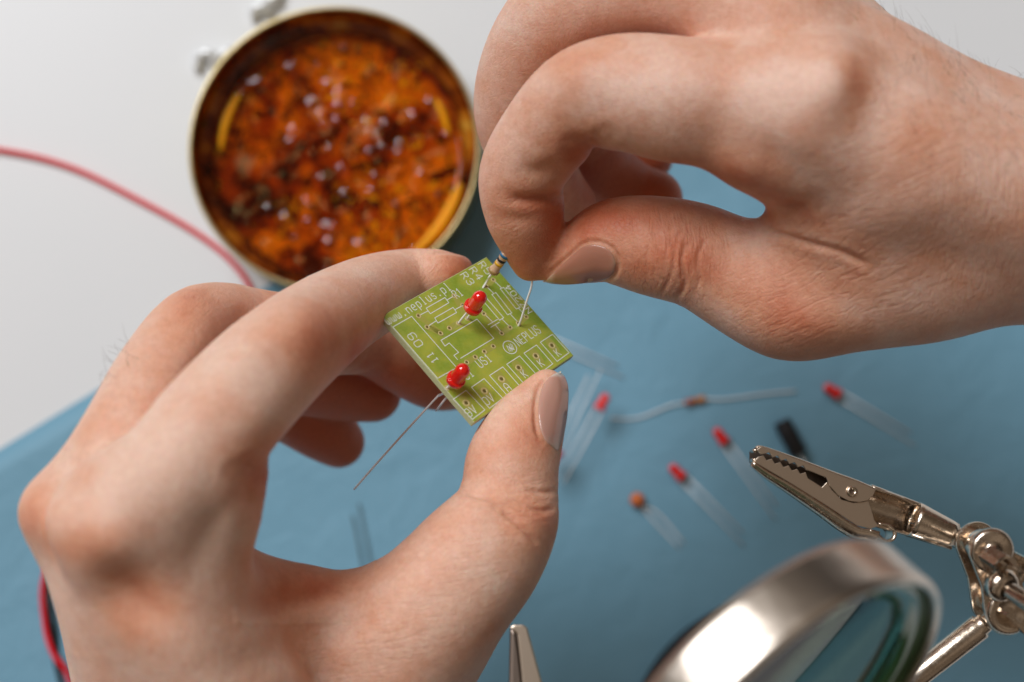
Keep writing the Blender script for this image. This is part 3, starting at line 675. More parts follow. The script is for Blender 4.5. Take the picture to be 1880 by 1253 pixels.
# loose ones on the blue sheet
proto = root('led', (0, 0, 0), 'x', 'LED', 'loose red LEDs lying on the blue sheet')
led_parts(proto, [[(-1.27, 0, 0), (-1.27, 0, -12), (-1.4, .2, -27)], [(1.27, 0, 0), (1.3, 0, -12), (1.2, -.1, -24)]])
loose = [((1527, 717), (1685, 812), 2.0, 'loose red LED farthest right on the blue sheet below the wrist'),
         ((1322, 800), (1440, 962), 2.0, 'loose red LED on the blue sheet left of the black chip'),
         ((1242, 866), (1383, 1008), 2.0, 'loose red LED on the blue sheet between the orange capacitor and the crocodile clip'),
         ((1107, 738), (1027, 885), 9.0, 'loose red LED with bright legs right of the lower thumb nail'),
         ((1018, 842), (1088, 690), 9.0, 'loose LED hidden behind the thumb with only its legs showing'),
         ((982, 614), (1158, 690), 2.0, 'loose LED behind the board corner with only its faint legs showing'),
]
for i, (a, b, h, lb) in enumerate(loose):
    A = tp(*a, h); B = tp(*b, 1.2 if h < 5 else 7); ax = unit(A - B); M = frame_from(ax, np.cross(ax, [0, 0, 1]))
    mw = Matrix.Translation(Vector((A - ax * 2.6) / 1000)) @ Matrix([list(q) for q in M]).to_4x4()
    if i == 0: proto.matrix_world = mw; proto['label'] = lb
    else: copy_thing(proto, mw, lb)

M_LEAD_SHADE = material('lead_shaded', (.13, .17, .18), .6, .3)  # dark copy of the lead colour, with the hand's shadow painted in
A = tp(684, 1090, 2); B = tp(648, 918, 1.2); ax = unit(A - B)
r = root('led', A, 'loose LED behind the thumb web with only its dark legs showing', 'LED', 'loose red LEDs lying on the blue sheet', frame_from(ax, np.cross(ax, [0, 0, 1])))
led_parts(r, [[(-1.27, 0, 0), (-1.27, 0, -12), (-1.4, 0, -27)], [(1.27, 0, 0), (1.3, 0, -12), (1.2, 0, -24)]], M_LEAD_SHADE)

# ------------------------------------------------------------------ resistors and other loose components
M_BEIGE = material('beige_enamel', (.62, .40, .23), .3); M_BEIGE.node_tree.nodes['Principled BSDF'].inputs['Coat Weight'].default_value = .5
M_ORANGE = material('orange_enamel', (.60, .17, .05), .35)
BANDS = [material('band_' + k, c, .35) for k, c in (('blue', (.02, .16, .32)), ('black', (.015, .015, .018)), ('yellow', (.75, .42, .02)), ('gold', (.42, .27, .10)))]
prof = [(0, -3.2), (.6, -3.15), (1.0, -2.95), (1.15, -2.6), (1.15, -2.0), (1.0, -1.6), (.93, -1.3), (.93, 1.3), (1.0, 1.6), (1.15, 2.0), (1.15, 2.6), (1.0, 2.95), (.6, 3.15), (0, 3.2)]
def resistor(o, M, leads, label, body, group=None, order=(0, 1, 2, 3)):
    r = root('resistor', o, label, 'resistor', group, M)
    bd = part('body', lathe(prof, 24), body, r, world_space=False)
    for i, (z, rad) in enumerate(((2.3, 1.17), (.9, .95), (-.2, .95), (-2.3, 1.17))):
        part('colour_band', lathe([(rad - .1, z - .32), (rad, z - .32), (rad, z + .32), (rad - .1, z + .32)], 24), BANDS[order[i]], bd, world_space=False)
    for l in leads: part('lead', tube([loc2(p, o, M) for p in l], .23, 8), M_LEAD, r, world_space=False)
Bc = P(917.5, 482.5, 289.5); ax = unit(P(934, 460, 287.5) - P(903, 503, 291.5)); M = frame_from(ax)
lowp = on_board(*zb(905, 345), -1.5)
s0 = Bc - ax * 3.1
resistor(Bc, M, [cr([s0, s0 - ax * 1.4, on_board(*zb(938, 290), 1.5), on_board(*zb(908, 345), -2)], 5),
   cr([Bc + ax * 3.1, Bc + ax * 5, P(948, 452, 288), P(966, 470, 290), P(977, 515, 290.5), P(966, 556, 293), on_board(*zb(1155, 548), .4), on_board(*zb(1153, 560), -3)], 5)],
   'beige resistor with blue, black and yellow bands held over the corner of the board', M_BEIGE)
A = tp(1262, 739, 1.6); B = tp(1290, 733, 1.6); C_ = (A + B) / 2; ax = unit(B - A); M = frame_from(ax)
resistor(C_, M, [cr([C_ - ax * 3.1, tp(1230, 745, 1.5), tp(1170, 768, 1.0), tp(1120, 768, .8)], 4), cr([C_ + ax * 3.1, tp(1330, 733, 1.4), tp(1400, 724, 1), tp(1462, 718, .8)], 4)],
   'orange-brown resistor with long curved leads lying on the blue sheet', M_ORANGE, order=(3, 3, 1, 0))
M_CAP = material('orange_dip', (.62, .15, .03), .4)
q = tp(1170, 918, 2.1); r = root('capacitor', q, 'small round orange capacitor with two thin leads on the blue sheet', 'capacitor', None, frame_from((0, 0, 1)))
part('body', lathe([(0, 1.9)] + [(2.2 * math.sin(a), 1.9 * math.cos(a)) for a in np.linspace(.3, 2.9, 10)] + [(0, -1.9)], 20), M_CAP, r, world_space=False)
for dx in (0, 9): part('lead', tube([loc2(p, q, np.eye(3)) for p in cr([tp(1176, 928, 1.5), tp(1195 + dx * 1.5, 952 - dx, 1), tp(1248 + dx, 1008 - dx, .7)], 4)], .25, 6), M_LEAD, r, world_space=False)
M_BLK = material('black_sleeve', (.014, .014, .016), .3)
A = tp(1434, 772, 2.9); B = tp(1468, 836, 2.9); C_ = (A + B) / 2; ax = unit(B - A); M = frame_from(ax)
r = root('capacitor', C_, 'small black cylindrical capacitor lying on the blue sheet just above the clip jaws', 'capacitor', None, M)
part('body', lathe([(0, -5.6), (2.2, -5.6), (2.6, -5.3), (2.7, -4.9), (2.45, -4.4), (2.7, -3.9), (2.7, 5.0), (2.5, 5.5), (2.1, 5.6), (0, 5.6)], 28), M_BLK, r, world_space=False)
for s in (-1, 1): part('lead', tube([(0, s * 1.0, 5.5), (0, s * 1.0, 9), (.2, s * 1.2, 12)], .28, 6), M_LEAD, r, world_space=False)

# ------------------------------------------------------------------ wires
M_RW = material('red_insulation', (.80, .004, .014), .6, Specular_IOR_Level=.2); M_BW = material('black_insulation', (.012, .012, .014), .35)
w = cr([tp(-160, 262, 1), tp(0, 276, 1), tp(130, 308, 1), tp(262, 372, 1), tp(360, 428, 1), tp(425, 480, 1), tp(462, 535, 1), tp(470, 600, 1), tp(420, 700, 1), tp(250, 850, 1), tp(130, 960, 1), tp(82, 1060, 1), tp(82, 1140, 1.2), tp(97, 1198, 2.8), tp(125, 1240, 3.0), tp(150, 1330, 1.5)], 8)
o = part('red_wire', tube(w, .8, 10), M_RW); tag(o, 'thin red insulated wire curving past the tin and under the hand', 'wire')
w = cr([tp(300, 760, 1), tp(240, 860, 1), tp(180, 990, 1), tp(96, 1070, 1.2), tp(92, 1130, 2.8), tp(102, 1180, 1.2), tp(103, 1215, 1.0), tp(116, 1270, 1.0), tp(130, 1340, 1.0)], 8)
o = part('black_wire', tube(w, .8, 10), M_BW); tag(o, 'thin black insulated wire twisted with the red one beside the left wrist', 'wire')
o['label'] = 'thin black insulated wire twisted round the red one beside the holding hand'

# curled solder offcuts beside the tin
M_SOL = material('bright_solder', (.93, .94, .94), .5, .6)
def curl(name, pts, label, r_=1.15):
    o = part(name, tube(cr([tp(x, y, h) for x, y, h in pts], 6), r_, 10), M_SOL); tag(o, label, 'solder', 'curled solder offcuts beside the tin')
curl('solder_curl', [(362, 128, 1.3), (364, 108, 2), (378, 97, 3), (396, 104, 2.4), (392, 118, 1.5), (402, 108, 2), (416, 96, 3), (430, 92, 1.3)], 'curled bright solder offcut left of the amber tin, half way up', 1.35)
curl('solder_curl', [(466, 34, 1.3), (468, 18, 2.4), (482, 12, 3), (494, 22, 1.6), (488, 6, 2), (502, -2, 3), (514, -14, 1.3), (520, -40, 1.3)], 'curled bright solder offcut beyond the far rim of the amber tin', 1.35)

# ------------------------------------------------------------------ tin of rosin
TH = 22.0
tcn = tp(613, 271, TH); tcn = np.array([tcn[0], tcn[1], 0.0]); TR = 42.6
M_TIN = material('gilt_tin', (.66, .56, .36), .32, 1.0); n_, l_, b_ = nodes(M_TIN)
l_.new(mixc(M_TIN, noise(M_TIN, texco(M_TIN), .25, 4), (.48, .35, .13), (.66, .54, .28)), b_.inputs['Base Color'])
tin = root('rosin_tin', tcn, 'round open tin filled with glossy amber rosin on the white table', 'tin')
part('tin_wall', lathe([(0, .3), (TR - 1.2, .3), (TR - .6, 1), (TR - .6, TH - 1.2), (TR - .1, TH - .5), (TR - .35, TH), (TR - 1.1, TH - .1), (TR - 1.2, TH - 1), (TR - 1.2, 1.4), (0, 1.4)], 96, o=tcn), M_TIN, tin)
M_ROS = material('amber_rosin', (.55, .16, .01), .06, IOR=1.5); n_, l_, b_ = nodes(M_ROS); v_ = texco(M_ROS)
fa = noise(M_ROS, v_, .045, 3, .5, .8); fb = noise(M_ROS, v_, .17, 2, .45, 2.2)
ca = ramp(M_ROS, fa, [(.37, (.08, .008, .001)), (.47, (.50, .055, .001)), (.59, (.95, .22, .002))])
sp = ramp(M_ROS, fb, [(.33, (.10, .03, .02)), (.42, (.55, .42, .35)), (.50, (1.0, 1.0, 1.0))])
mx_ = n_.new('ShaderNodeMix'); mx_.data_type = 'RGBA'; mx_.blend_type = 'MULTIPLY'; mx_.inputs[0].default_value = 1.0
l_.new(ca, mx_.inputs[6]); l_.new(sp, mx_.inputs[7])
fy = ramp(M_ROS, noise(M_ROS, v_, .22, 3, .5, 2.5), [(.57, (0, 0, 0)), (.64, (1, 1, 1))])
fn = ramp(M_ROS, noise(M_ROS, v_, .05, 2), [(.46, (0, 0, 0)), (.58, (1, 1, 1))])
mm = n_.new('ShaderNodeMath'); mm.operation = 'MULTIPLY'; l_.new(fy, mm.inputs[0]); l_.new(fn, mm.inputs[1])
l_.new(mixc(M_ROS, mm.outputs[0], mx_.outputs[2], (1.0, .46, .01)), b_.inputs['Base Color'])
b_.inputs['Coat Weight'].default_value = .10; b_.inputs['Coat Roughness'].default_value = .08
b_.inputs['Specular IOR Level'].default_value = .05
n1 = bump(M_ROS, noise(M_ROS, v_, .14, 2, .5, .5), .25, .002)
l_.new(n1, b_.inputs['Normal']); l_.new(n1, b_.inputs['Coat Normal'])
M_FILM = material('rosin_film', (.60, .17, .006), .12); n_, l_, b_ = nodes(M_FILM); v_ = texco(M_FILM)
l_.new(ramp(M_FILM, noise(M_FILM, v_, .09, 4, .6), [(.38, (.05, .008, .002)), (.5, (.22, .04, .003)), (.62, (.50, .16, .01)), (.72, (.62, .34, .05))]), b_.inputs['Base Color'])
b_.inputs['Coat Weight'].default_value = .8; l_.new(bump(M_FILM, noise(M_FILM, v_, .2, 3), .5, .001), b_.inputs['Normal'])
# the melted surface: a shallow dish with lumps; a film of it climbs the wall
NR, NA = 60, 180; V = []; Fc = []
rs = np.linspace(0.01, 37.8, NR)
lump = [(RNG.uniform(-34, 34), RNG.uniform(-34, 34), RNG.uniform(1.5, 5.0), RNG.uniform(-1.6, 1.6)) for _ in range(110)]
cell = [(RNG.normal(-6, 14), RNG.normal(-6, 12), RNG.uniform(.9, 2.0)) for _ in range(70)]
X_, Y_ = [], []
for i, r_ in enumerate(rs):
    for k in range(NA):
        a = k / NA * 2 * math.pi; X_.append(r_ * math.cos(a)); Y_.append(r_ * math.sin(a))
X_ = np.array(X_); Y_ = np.array(Y_); R_ = np.hypot(X_, Y_); Z_ = np.full(len(X_), 9.0); ed = np.clip((36.5 - R_) / 3, 0, 1)
for lx, ly, ls, lh in lump: Z_ += lh * np.exp(-((X_ - lx) ** 2 + (Y_ - ly) ** 2) / ls ** 2) * ed
for lx, ly, ls in cell:                               # bubbles that broke: little craters with a raised lip
    d = np.hypot(X_ - lx, Y_ - ly) / ls; Z_ += (.12 * np.exp(-((d - 1) / .35) ** 2) - .1 * np.exp(-(d / .8) ** 2)) * ed
V = np.c_[X_ + tcn[0], Y_ + tcn[1], Z_]
for i in range(NR - 1):
    for k in range(NA):
        k2 = (k + 1) % NA; Fc.append((i * NA + k, i * NA + k2, (i + 1) * NA + k2, (i + 1) * NA + k))
part('rosin_fill', (V, Fc), M_ROS, tin)
M_CLR = material('clear_amber', (1.0, .80, .30), .03, IOR=1.38, Transmission_Weight=1.0); n_, l_, b_ = nodes(M_CLR); v_ = texco(M_CLR)
l_.new(bump(M_CLR, noise(M_CLR, v_, .16, 1, .4, .4), .14, .002), b_.inputs['Normal'])
NR, NA = 50, 150; V = []; Fc = []; rs = np.linspace(.01, 38.3, NR)
sm = [(RNG.uniform(-34, 34), RNG.uniform(-34, 34), RNG.uniform(3, 7), RNG.uniform(-.22, .22)) for _ in range(50)]
pop = [(RNG.normal(0, 17), RNG.normal(0, 17), RNG.uniform(.7, 1.3)) for _ in range(48)]
X_ = np.array([r_ * math.cos(k / NA * 2 * math.pi) for r_ in rs for k in range(NA)]); Y_ = np.array([r_ * math.sin(k / NA * 2 * math.pi) for r_ in rs for k in range(NA)])
R_ = np.hypot(X_, Y_); Z_ = 13 + np.clip((R_ - 36.0) / 2.3, 0, 1) ** 2 * 1.6; ed = np.clip((36 - R_) / 3, 0, 1)
for lx, ly, ls, lh in sm: Z_ += lh * np.exp(-((X_ - lx) ** 2 + (Y_ - ly) ** 2) / ls ** 2) * ed
for lx, ly, ls in pop: Z_ += ls * .55 * np.exp(-(((X_ - lx) ** 2 + (Y_ - ly) ** 2) / ls ** 2) ** 1.5) * ed
nT = len(X_); V = np.r_[np.c_[X_ + tcn[0], Y_ + tcn[1], Z_], np.c_[X_[-NA:] + tcn[0], Y_[-NA:] + tcn[1], np.full(NA, 5.0)], [[tcn[0], tcn[1], 5.0]]]
for i in range(NR - 1):
    for k in range(NA):
        k2 = (k + 1) % NA; Fc.append((i * NA + k, (i + 1) * NA + k, (i + 1) * NA + k2, i * NA + k2))
for k in range(NA):
    k2 = (k + 1) % NA; a_ = (NR - 1) * NA; Fc.append((a_ + k, nT + k, nT + k2, a_ + k2)); Fc.append((nT + k, nT + NA, nT + k2))
Fc.append(tuple(range(NA)))
part('rosin_surface', (V, Fc), M_CLR, tin)
part('rosin_film', lathe([(37.2, 12.5), (37.8, 14.1), (39.5, 14.6), (40.4, 16), (40.9, 18.5), (41.2, 20.6), (TR - 1.25, 21.3), (TR - 1.1, 21.0)], 128, o=tcn), M_FILM, tin)
M_GLOW_ARC = material('rosin_glow', (.98, .36, .008), .3); M_GLOW_ARC.node_tree.nodes['Principled BSDF'].inputs['Specular IOR Level'].default_value = .1
M_GLOW_ARC.node_tree.nodes['Principled BSDF'].inputs['Subsurface Weight'].default_value = .5; M_GLOW_ARC.node_tree.nodes['Principled BSDF'].inputs['Subsurface Scale'].default_value = .004
for a0_, a1_, rr0, zz, ww in ((-52, -14, 37.6, 14.4, 1.9), (148, 178, 34.6, 13.5, 1.2), (10, 30, 33.5, 13.6, 1.0)):  # added crescents: light glowing through the rosin put in as bright orange shapes
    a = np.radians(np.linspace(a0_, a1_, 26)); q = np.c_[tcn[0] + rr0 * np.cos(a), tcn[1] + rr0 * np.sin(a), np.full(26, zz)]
    part('rosin_glow_arc', tube(q, ww * (np.sin(np.linspace(.15, math.pi - .15, 26)) ** .5), 12, flat=.7), M_GLOW_ARC, tin)
# bubbles and chips in the surface
M_BUB = material('rosin_bubble', (.22, .035, .003), .04); M_BUB.node_tree.nodes['Principled BSDF'].inputs['Coat Weight'].default_value = 1
sh = []
for _ in range(120):
    a = RNG.uniform(0, 2 * math.pi); r_ = 35 * math.sqrt(RNG.uniform(0, 1)); s = RNG.uniform(.4, 1.25)
    sh.append(lathe([(s * math.sin(t) + 1e-3, s * .8 * math.cos(t)) for t in np.linspace(0, math.pi / 2 + .3, 6)], 10, o=(tcn[0] + r_ * math.cos(a), tcn[1] + r_ * math.sin(a), RNG.uniform(9.2, 12.6))))
o = part('rosin_bubble', join(*sh), M_BUB, tin); o['kind'] = 'stuff'
# ------------------------------------------------------------------ helping-hand stand: clip, joint, rod, magnifier
M_NI = material('nickel', (.70, .59, .48), .17, 1.0); n_, l_, b_ = nodes(M_NI); v_ = texco(M_NI)
l_.new(bump(M_NI, noise(M_NI, v_, .35, 4, .6), .25, .0004), b_.inputs['Normal'])
l_.new(ramp(M_NI, noise(M_NI, v_, 1.2, 5, .7), [(.3, (.14,) * 3), (.7, (.30,) * 3)]), b_.inputs['Roughness'])
M_NIM = material('nickel_satin', (.66, .54, .43), .34, 1.0)
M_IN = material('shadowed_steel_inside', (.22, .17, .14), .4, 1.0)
def z4(x, y): return (1140 + x / 2.5405, 780 + y / 2.5405)
stand = root('helping_hand_stand', tp(1500, 1250, 0), 'nickel helping hand stand with crocodile clip, joint and round magnifier', 'clip stand')
CD = 281.0
co_ = P(*z4(900, 300), CD)
cx = unit(P(*z4(1640, 540), CD + 1) - P(*z4(640, 140), CD - 1))     # along the clip
cz0 = unit(CAM - co_); cy = unit(np.cross(cz0, cx))
# roll the clip so that the back of the lower jaw turns into view
ro = R(-9); up_ = unit(np.cross(cx, cy)); cy, cz = cy * math.cos(ro) + up_ * math.sin(ro), up_ * math.cos(ro) - cy * math.sin(ro)
CM = np.stack([cx, cy, cz], 1)
def cl(x, y, h=0.0):                                  # enlarged-view pixel -> clip plane coordinates
    d = P(*z4(x, y), 1) - CAM; t = ((co_ - CAM) @ cz + h) / (d @ cz); q = (CAM + d * t - co_); return np.array([q @ cx, q @ cy])
def channel(free, back, w0, w1, th=.45, curve=1.0):   # U-section jaw: near plate from the free edge to the back, round the back, far plate
    fr = np.array(free); bk = np.array(back); n = 40
    def rs_(p):
        s = np.r_[0, np.cumsum(np.hypot(*np.diff(p, axis=0).T))]; s /= s[-1]; t = np.linspace(0, 1, n); return np.c_[np.interp(t, s, p[:, 0]), np.interp(t, s, p[:, 1])]
    return fr, bk
def plate(poly, h0, h1): return prism(poly, co_, CM, h0, h1)
def spine(line, w0, w1, bulge, th=.5):                # rounded back joining the two side plates
    line = np.asarray(line); n = len(line); V = []; K = 9
    T = np.gradient(line, axis=0); T /= np.linalg.norm(T, axis=1)[:, None]; Nn = np.c_[T[:, 1], -T[:, 0]] * (1 if bulge > 0 else -1)
    for i in range(n):
        w = w0 + (w1 - w0) * min(1, i / (n - 1) * 1.6)
        for k in range(K):
            a = k / (K - 1) * math.pi; q = line[i] + Nn[i] * abs(bulge) * math.sin(a) * min(1, .45 + i / n)
            V.append(co_ + cx * q[0] + cy * q[1] + cz * (-w / 2 + w / 2 * math.cos(a)))
    Fc = [(i * K + k, i * K + k + 1, (i + 1) * K + k + 1, (i + 1) * K + k) for i in range(n - 1) for k in range(K - 1)]
    return np.array(V), Fc
def teeth(a, b, n, depth, off=0):
    a = np.array(a, float); b = np.array(b, float); d = b - a; L = np.hypot(*d); nn = np.array([-d[1], d[0]]) / L; out = []
    for k in range(n): out += [a + d * (k + off) / n, a + d * (k + .5 + off) / n + nn * depth]
    return out
# lower jaw
low = [cl(622, 168), cl(640, 150)] + [q for q in teeth(cl(665, 143), cl(862, 222), 5, -.7)] + [cl(862, 222), cl(872, 250), cl(938, 292), cl(960, 268), cl(985, 305), cl(1030, 350), cl(1085, 365), cl(1155, 356), cl(1170, 400), cl(1182, 445), cl(1203, 472),
       cl(1165, 486), cl(1100, 470), cl(960, 378), cl(800, 278), cl(640, 185)]
part('lower_jaw', plate(low, -.45, 0), M_NIM, stand, smooth=False, bevel=.08)
lowfar = [q * 1.0 for q in low]
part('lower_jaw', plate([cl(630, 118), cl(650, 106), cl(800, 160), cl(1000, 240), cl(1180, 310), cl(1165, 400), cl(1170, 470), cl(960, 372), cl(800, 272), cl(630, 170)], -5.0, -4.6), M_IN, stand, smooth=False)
bl = cr([cl(620, 172), cl(700, 225), cl(800, 280), cl(960, 380), cl(1100, 472), cl(1165, 488), cl(1210, 500)], 5)
o = part('jaw_back', spine(bl, 1.6, 5.0, 2.3), M_NI, stand); o.modifiers.new('t', 'SOLIDIFY').thickness = .00035
lp = cr([cl(1165, 486, 0), cl(1200, 505), cl(1235, 535), cl(1268, 530), cl(1275, 500), cl(1250, 475), cl(1203, 468)], 5)
V_ = [];
o = part('finger_tab', (lambda L: (np.array([co_ + cx * q[0] + cy * q[1] + cz * h for q in L for h in (0, -1.3, -4, -5.3)]), [(i * 4 + k, i * 4 + k + 1, i * 4 + k + 5, i * 4 + k + 4) for i in range(len(L) - 1) for k in range(3)]))(lp), M_NI, stand); o.modifiers.new('t', 'SOLIDIFY').thickness = .0005
# upper jaw
upp = [cl(630, 118), cl(650, 103), cl(700, 116), cl(800, 155), cl(900, 193), cl(1000, 232), cl(1100, 268), cl(1186, 304), cl(1172, 330), cl(1150, 352), cl(1110, 362), cl(1060, 356), cl(1010, 330), cl(970, 285), cl(955, 248), cl(900, 225), cl(866, 212)] \
      + [q for q in teeth(cl(862, 214), cl(665, 138), 5, -.7)] + [cl(650, 140)]
part('upper_jaw', plate(upp, -.05, .45), M_NIM, stand, smooth=False, bevel=.08)
ub = cr([cl(634, 112), cl(660, 104), cl(800, 152), cl(900, 190), cl(1000, 229), cl(1100, 265), cl(1186, 301), cl(1290, 335), cl(1380, 378)], 5)
o = part('jaw_back', spine(ub, 1.6, 5.2, -.7), M_NI, stand); o.modifiers.new('t', 'SOLIDIFY').thickness = .00035
# tips, curled in
part('jaw_tip', tube([co_ + cx * cl(628, 120)[0] + cy * cl(628, 120)[1] + cz * h for h in (.2, -1, -2.4)], .45, 12), M_NI, stand)
part('jaw_tip', tube([co_ + cx * cl(626, 165)[0] + cy * cl(626, 165)[1] + cz * h for h in (-.1, -1, -2.4)], .45, 12), M_NI, stand)
# dark inner faces seen through the window: the far plate does this; spring between the plates
part('spring', tube([co_ + cx * (cl(1000, 330)[0] + 1.6 * math.cos(a)) + cy * (cl(1000, 330)[1] + 1.6 * math.sin(a)) + cz * (-1 - a * .13) for a in np.linspace(0, 10 * math.pi, 120)], .35, 6), M_NI, stand)
rv = cl(1072, 312); rc_ = co_ + cx * rv[0] + cy * rv[1]
riv = part('rivet', lathe([(.42, .4), (.5, .95), (.85, 1.0), (1.1, .8), (1.15, .4)], 24, CM, rc_), M_NI, stand)
part('rivet_bore', lathe([(0, .46), (.45, .46)], 20, CM, rc_), M_IN, riv)
# trough and sleeve
def c3(x, y, h): q = cl(x, y); return co_ + cx * q[0] + cy * q[1] + cz * h
def halftube(a, b, ra, rb, a0, a1, n=14, K=15):
    V = []
    d = unit(b - a); side = unit(np.cross(cz, d)); up = np.cross(d, side)
    for i in range(n):
        t = i / (n - 1); c = a + (b - a) * t; r_ = ra + (rb - ra) * t
        for k in range(K): g = a0 + (a1 - a0) * k / (K - 1); V.append(c + r_ * (side * math.cos(g) + up * math.sin(g)))
    return np.array(V), [(i * K + k, i * K + k + 1, (i + 1) * K + k + 1, (i + 1) * K + k) for i in range(n - 1) for k in range(K - 1)]
tA, tB, tC = c3(1160, 365, -2.6), c3(1385, 440, -2.2), c3(1565, 520, -1.6)
o = part('trough', halftube(tA, tB, 4.1, 3.6, R(160), R(395)), M_NI, stand); o.modifiers.new('t', 'SOLIDIFY').thickness = .0004
o = part('sleeve', halftube(tB - (tB - tA) * .02, tC, 3.75, 2.85, R(-95), R(262), 10, 30), M_NI, stand); o.modifiers.new('t', 'SOLIDIFY').thickness = .0004
part('seam_lip', tube([tB + np.cross(unit(tC - tB), [0, 0, 0]) + (-cy) * 3.3 + cz * 1.6, tC + (-cy) * 2.6 + cz * 1.0], .4, 8), M_NI, stand)
tD = c3(1650, 548, -.6)
part('pin', lathe([(0, 0), (1.9, 0), (2.15, .4), (2.15, 8.0), (1.7, 8.4), (1.3, 8.4), (1.3, 11), (0, 11)], 28, frame_from(tD - tC), tC - unit(tD - tC) * .4), M_NI, stand)
# joint: two cheek plates, ball ends, wing nut and screw
def z6(x, y): return (1580 + x / 3.55, 900 + y / 3.55)
JD = 272.0; J0 = P(*z6(870, 480), JD)
jz = unit(unit(CAM - J0) + .38 * RC @ np.array([1, -.55, 0])); jx = unit(np.cross(jz, RC @ np.array([.45, 1, 0]))); jy = np.cross(jz, jx); JM = np.stack([jx, jy, jz], 1)
def jl(x, y, h=0.0):
    d = P(*z6(x, y), 1) - CAM; t = ((J0 - CAM) @ jz + h) / (d @ jz); q = CAM + d * t - J0; return np.array([q @ jx, q @ jy])
def j3(x, y, h): q = jl(x, y, h); return J0 + jx * q[0] + jy * q[1] + jz * h
def lobes(A, B, ra, rb):
    d = B - A; a = math.atan2(d[1], d[0]); t = np.linspace(a + math.pi / 2, a + 3 * math.pi / 2, 18); s = np.linspace(a - math.pi / 2, a + math.pi / 2, 18)
    m = (A + B) / 2; nrm = np.array([-math.sin(a), math.cos(a)])
    return [A + ra * np.array([math.cos(q), math.sin(q)]) for q in t] + [m - nrm * min(ra, rb) * .86] + [B + rb * np.array([math.cos(q), math.sin(q)]) for q in s] + [m + nrm * min(ra, rb) * .86]
LA, LB = jl(850, 395), jl(960, 790)
part('cheek_plate', prism(lobes(LA, LB, 4.4, 4.7), J0, JM, -.6, .6), M_NI, stand, smooth=False, bevel=.35)
cup = part('cheek_cup', lathe([(1.0, 1.5), (1.5, .9), (2.2, .55), (3.6, .75), (4.2, .3), (4.3, -.2)], 32, JM, J0 + jx * LA[0] + jy * LA[1] + jz * .35), M_NI, stand)
part('cheek_cup', lathe([(0, .2), (2.0, .3), (2.8, 1.0), (3.8, 1.1), (4.5, .4), (4.6, -.2)], 32, JM, J0 + jx * LB[0] + jy * LB[1] + jz * .35), M_NI, stand)
part('cheek_plate', prism(lobes(LA + np.array([-.6, 0]), LB + np.array([-.6, 0]), 4.2, 4.4), J0, JM, -9.2, -8.1), M_NI, stand, smooth=False, bevel=.3)
part('spacer_strap', join(box(J0 + jx * (LA[0] * .5 + LB[0] * .5 - 4.6) + jy * (LA[1] + LB[1]) / 2 - jz * 4.8, JM, 1.0, 12.5, 7.6)), M_NI, stand, smooth=False, bevel=.3)
bA = J0 + jx * LA[0] + jy * LA[1] - jz * 4.2; bB = J0 + jx * LB[0] + jy * LB[1] - jz * 4.2
def ball(c, r_): return lathe([(r_ * math.sin(t) + 1e-3, r_ * math.cos(t)) for t in np.linspace(0, math.pi, 16)], 24, JM, c)
part('ball', ball(bA, 3.3), M_NI, stand); part('ball', ball(bB, 3.3), M_NI, stand)
part('pin', tube([tD - unit(tD - tC) * 1.2, bA], 1.25, 14), M_NI, stand)
sc0 = J0 + jx * (LA[0] + LB[0]) / 2 + jy * (LA[1] + LB[1]) / 2
sdir = unit(jz + .55 * RC @ np.array([.8, -.55, 0])); SM = frame_from(sdir, jx)
sc1 = j3(925, 625, 2.5)
nut = part('wing_nut', lathe([(1.9, 0), (3.4, .2), (3.4, 1.8), (2.5, 3.2), (1.9, 3.2)], 28, SM, sc1 - sdir * 1.5), M_NI, stand)
def wing(pts, w):                                     # bent sheet strip
    V = []; L = [j3(x, y, h) for x, y, h in pts]
    for q in L: V += [q, q - sdir * w]
    return np.array(V), [(2 * i, 2 * i + 1, 2 * i + 3, 2 * i + 2) for i in range(len(L) - 1)]
o = part('wing', wing([(925, 600, 4.5), (880, 520, 6), (868, 490, 6.5), (900, 455, 7), (950, 425, 7), (985, 440, 7), (1030, 490, 6.5), (1062, 520, 6)], 4.2), M_NI, nut, smooth=False); o.modifiers.new('t', 'SOLIDIFY').thickness = .0007
o = part('wing', wing([(960, 800, 3), (1000, 830, 3), (1050, 880, 3), (1090, 930, 3)], 3), M_NI, nut, smooth=False); o.modifiers.new('t', 'SOLIDIFY').thickness = .0007
pf = [(0, -2)]
for k in range(17): z = -2 + k * .55; pf += [(1.45, z), (1.75, z + .27)]
pf += [(1.4, 7.4), (1.2, 7.7), (0, 7.7)]
part('screw', lathe(pf, 24, SM, sc1 + sdir * .2), M_NI, stand)
# arm rod from the lower ball
rA = P(*z6(815, 860), 275); rB = P(*z6(330, 1240), 283); rd = unit(rB - rA); rend = rA + rd * 78
part('rod', lathe([(0, 0), (1.2, 0), (1.9, .5), (1.9, 1.6), (2.45, 1.8), (2.45, 76)], 28, frame_from(rd), rA - rd * .3), M_NI, stand)
part('pin', tube([bB, rA + rd * .5], 1.2, 12), M_NI, stand)
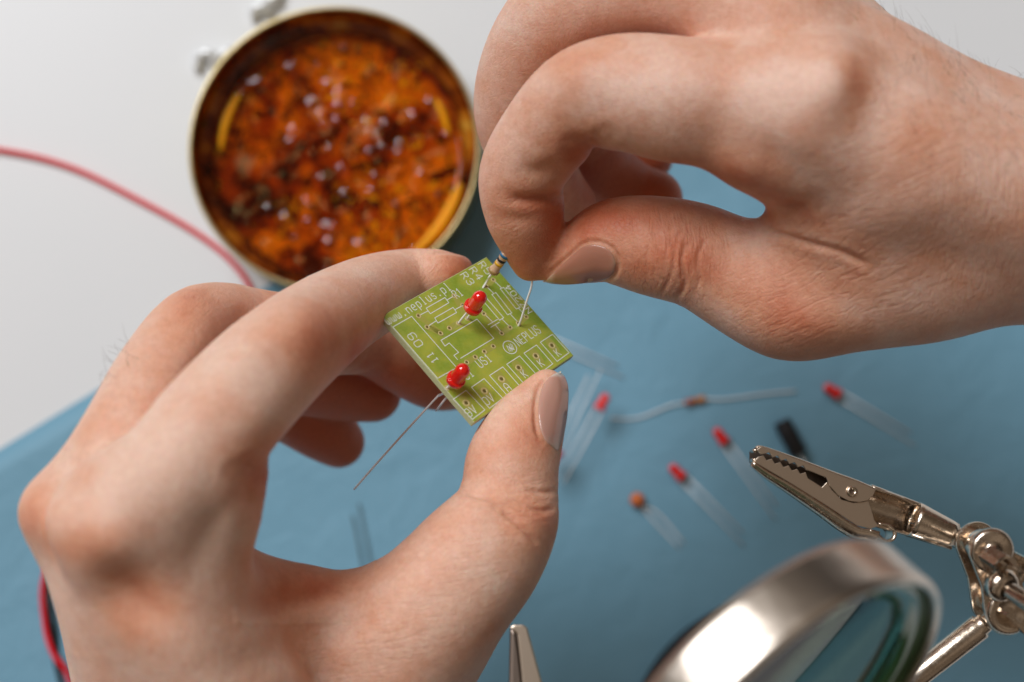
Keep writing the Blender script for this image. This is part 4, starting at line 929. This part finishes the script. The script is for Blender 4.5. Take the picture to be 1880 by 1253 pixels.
# second clip, only its nose in view
def nose(poly, D, th, mat):
    poly = np.array(poly, float); c = P(958, 1200, D); z = unit(CAM - c); x = unit(np.cross(RC @ np.array([0, 1., 0]), z)); y = np.cross(z, x); M = np.stack([x, y, z], 1)
    q = [(P(a, b, D) - c) @ M for a, b in poly]; return prism([(s[0], s[1]) for s in q], c, M, -th, 0)
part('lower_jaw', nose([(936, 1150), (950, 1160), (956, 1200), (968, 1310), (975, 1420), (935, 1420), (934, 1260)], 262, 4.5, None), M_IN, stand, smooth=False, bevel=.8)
part('upper_jaw', nose([(935, 1152), (944, 1147), (960, 1147), (968, 1152), (985, 1215), (1008, 1300), (1040, 1420), (970, 1420), (958, 1240), (950, 1165)], 260.5, .9, None), M_NIM, stand, smooth=False, bevel=.3)
# magnifier: chromed drum rim and green-tinted glass
mn = unit(c2w(cp(940, 626.5, 0) + np.array([.57, -.57, .60])) - CAM); mc = P(1455, 1344, 219); MR = 31.4
M_RIM = material('chromed_rim', (.80, .70, .60), .30, 1.0); n_, l_, b_ = nodes(M_RIM); l_.new(bump(M_RIM, noise(M_RIM, texco(M_RIM), .12, 3), .3, .001), b_.inputs['Normal'])
M_GL = material('green_glass', (.42, .72, .58), .02, IOR=1.5, Transmission_Weight=1.0)
MM = frame_from(mn)
rim = part('magnifier_rim', lathe([(MR - 1.6, .1), (MR - 1.0, .6), (MR - .3, .4), (MR, -.5), (MR, -1.1), (MR, -4.5), (MR, -7.9), (MR, -8.4), (MR - .8, -9.5), (MR - 2.2, -9.6), (MR - 2.4, -9.1), (MR - 1.2, -8.6), (MR - 1.2, -1.2), (MR - 1.6, -.4)], 96, MM, mc, close=True), M_RIM, stand)
rl = MR - 1.5; ll = rl - .6; sg = 1.3
lens = [(1e-3, sg * .9 - 3.6)] + [(ll * t, sg * .9 * (1 - t * t) - 3.6) for t in np.linspace(.1, .93, 10)] + [(ll, -3.9), (ll, -6.4)] + [(ll * t, -7 - sg * .9 * (1 - t * t)) for t in np.linspace(.93, .1, 10)] + [(1e-3, -7 - sg * .9)]
part('magnifier_lens', lathe(lens, 96, MM, mc), M_GL, rim)
M_EDGE = material('ground_glass_edge', (.10, .27, .12), .15); M_EDGE.node_tree.nodes['Principled BSDF'].inputs['Coat Weight'].default_value = 1
part('lens_edge', lathe([(rl - 4.6, -2.0), (rl - .1, -.9), (rl - .1, -7.6), (rl - .5, -7.6), (rl - .6, -1.5), (rl - 4.6, -2.3)], 96, MM, mc, close=True), M_EDGE, rim)
M_LIN = material('black_lining', (.010, .016, .017), .25)
part('rim_lining', lathe([(rl - .1, -7.8), (rl - .1, -9.2), (rl - 1.2, -9.3), (rl - .4, -8.9), (rl - .4, -7.8)], 96, MM, mc, close=True), M_LIN, rim)
# arm to the magnifier, the cross bar and the heavy base, all below the frame
mb = mc - mn * 4 + unit(np.cross(mn, [0, 0, 1])) * -MR
part('rod', tube([rend - rd * 2, mc - mn * 4 - RC @ np.array([0, MR, 0])], 2.2, 16), M_NI, stand)
M_IRON = material('black_cast_iron', (.02, .02, .022), .5)
bs = tp(1440, 1392, 0)
part('base', lathe([(0, 14), (9, 14), (12, 10), (40, 7), (46, 5), (47, 0), (0, 0)], 64, o=bs), M_IRON, stand)
part('post', tube([bs + np.array([0, 0, 10]), rend], 3, 16), M_NI, stand)
